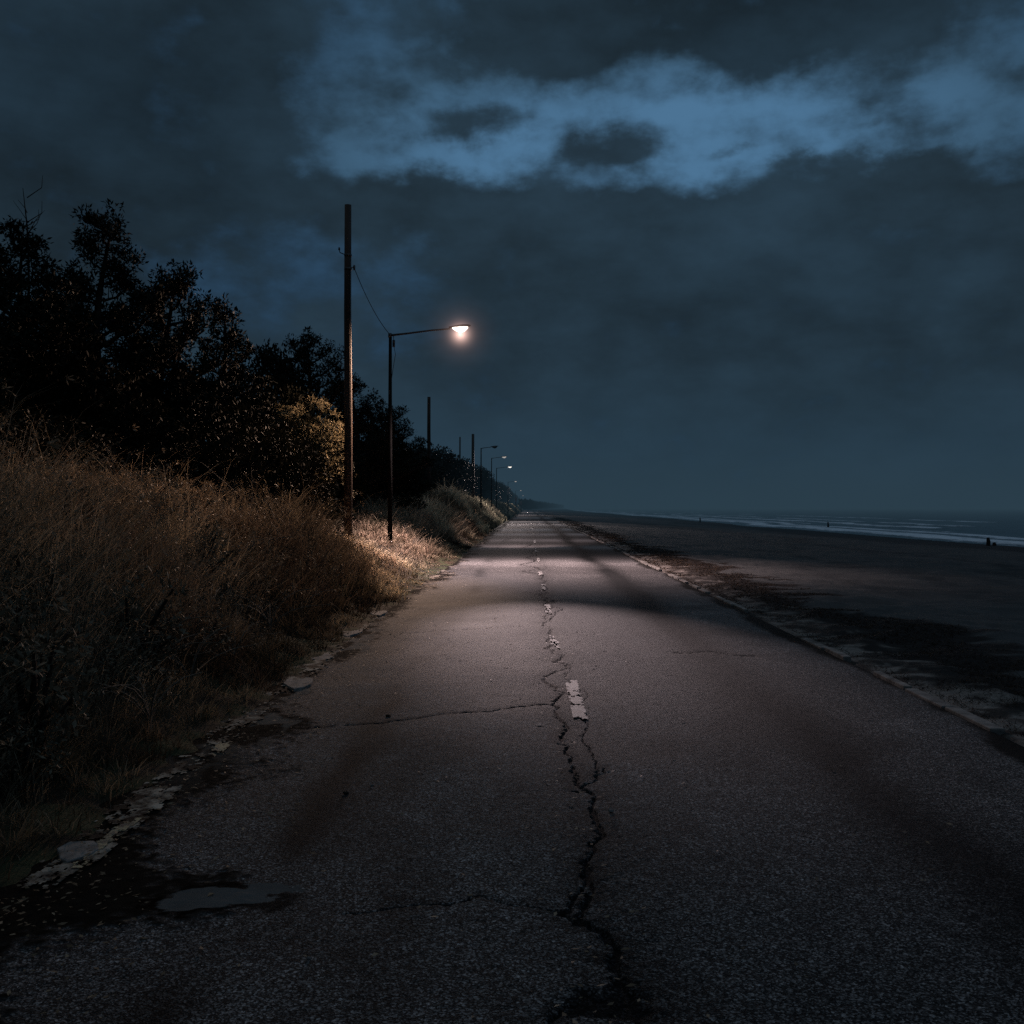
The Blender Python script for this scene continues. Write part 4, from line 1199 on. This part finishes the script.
n3 = math_(nt, 'SUBTRACT', fbmw(1, 1.5, 34.0, 6, 17.0, 0.55), 0.5)
cover = math_(nt, 'ADD', cover, math_(nt, 'ADD', math_(nt, 'MULTIPLY', n1, 1.6), math_(nt, 'MULTIPLY', n3, 0.60)))
cover = math_(nt, 'ADD', cover, math_(nt, 'ADD', math_(nt, 'MULTIPLY', n2, 0.7), 0.03))
al = maprange(nt, cover, 0.08, 0.95, 0.0, 0.97, True)
# cloud body: dark grey-green tops, a little bluer toward the horizon
shade = math_(nt, 'ADD', math_(nt, 'MULTIPLY', n2, 1.3), math_(nt, 'MULTIPLY', n1, 0.9))
cs = N(nt, 'ShaderNodeValToRGB')
cs.color_ramp.elements[0].position = 0.25; cs.color_ramp.elements[0].color = (*s2l((28, 39, 46)), 1)
cs.color_ramp.elements[1].position = 0.85; cs.color_ramp.elements[1].color = (*s2l((43, 63, 78)), 1)
nt.links.new(math_(nt, 'ADD', shade, 0.48), cs.inputs[0])
low = maprange(nt, el, e_of(470), e_of(330), 1.0, 0.0, True)
body = mixc(nt, math_(nt, 'MULTIPLY', low, 0.65), cs.outputs[0], (*s2l((42, 63, 78)), 1))
drk = math_(nt, 'SUBTRACT', 1.0, total([(100, 100, 220, 130, 0.34, 1), (760, 20, 240, 60, 0.28, 1), (820, 300, 260, 70, 0.10, 1)], warp=True))
dc = N(nt, 'ShaderNodeCombineColor')
for i in range(3): nt.links.new(drk, dc.inputs[i])
body = mixc(nt, 1.0, body, dc.outputs[0], 'MULTIPLY')
c0 = mixc(nt, al, cg.outputs[0], body)
# mist at the horizon
hz = maprange(nt, el, 0.0, 0.07, 1.0, 0.0, True)
c = mixc(nt, math_(nt, 'MULTIPLY', hz, 0.8), c0, HAZE)
# sky overhead, out of view, brightened and greyed to add ambient light
zen = maprange(nt, el, 0.50, 1.0, 1.0, 4.6, True)
c = mixc(nt, maprange(nt, el, 0.50, 0.9, 0.0, 0.75, True), c, (0.030, 0.034, 0.037))
bg = N(nt, 'ShaderNodeBackground'); nt.links.new(c, bg.inputs[0]); nt.links.new(zen, bg.inputs[1])
out = N(nt, 'ShaderNodeOutputWorld'); nt.links.new(bg.outputs[0], out.inputs[0])
w.cycles.sampling_method = 'AUTOMATIC'

# ----------------------------------------------------------------- camera
cd = bpy.data.cameras.new('camera'); cam = bpy.data.objects.new('camera', cd); link(cam)
cam.location = (0, 0, H); cam.rotation_euler = (math.radians(90), 0, 0)
cd.lens = 36; cd.sensor_width = 36; cd.clip_end = 20000; cd.clip_start = 0.05
cd.shift_x = -(VX - 512) / 1024; cd.shift_y = -(512 - VY) / 1024
scene.camera = cam
scene.view_settings.view_transform = 'Standard'; scene.view_settings.look = 'None'
scene.view_settings.exposure = 0; scene.view_settings.gamma = 1
scene.render.engine = 'CYCLES'
cy = scene.cycles
cy.use_denoising = False
try: cy.denoiser = 'OPENIMAGEDENOISE'
except Exception: pass
cy.max_bounces = 5; cy.diffuse_bounces = 2; cy.glossy_bounces = 2; cy.transmission_bounces = 3; cy.volume_bounces = 0; cy.transparent_max_bounces = 6
cy.sample_clamp_indirect = 0.3
cy.caustics_reflective = False; cy.caustics_refractive = False
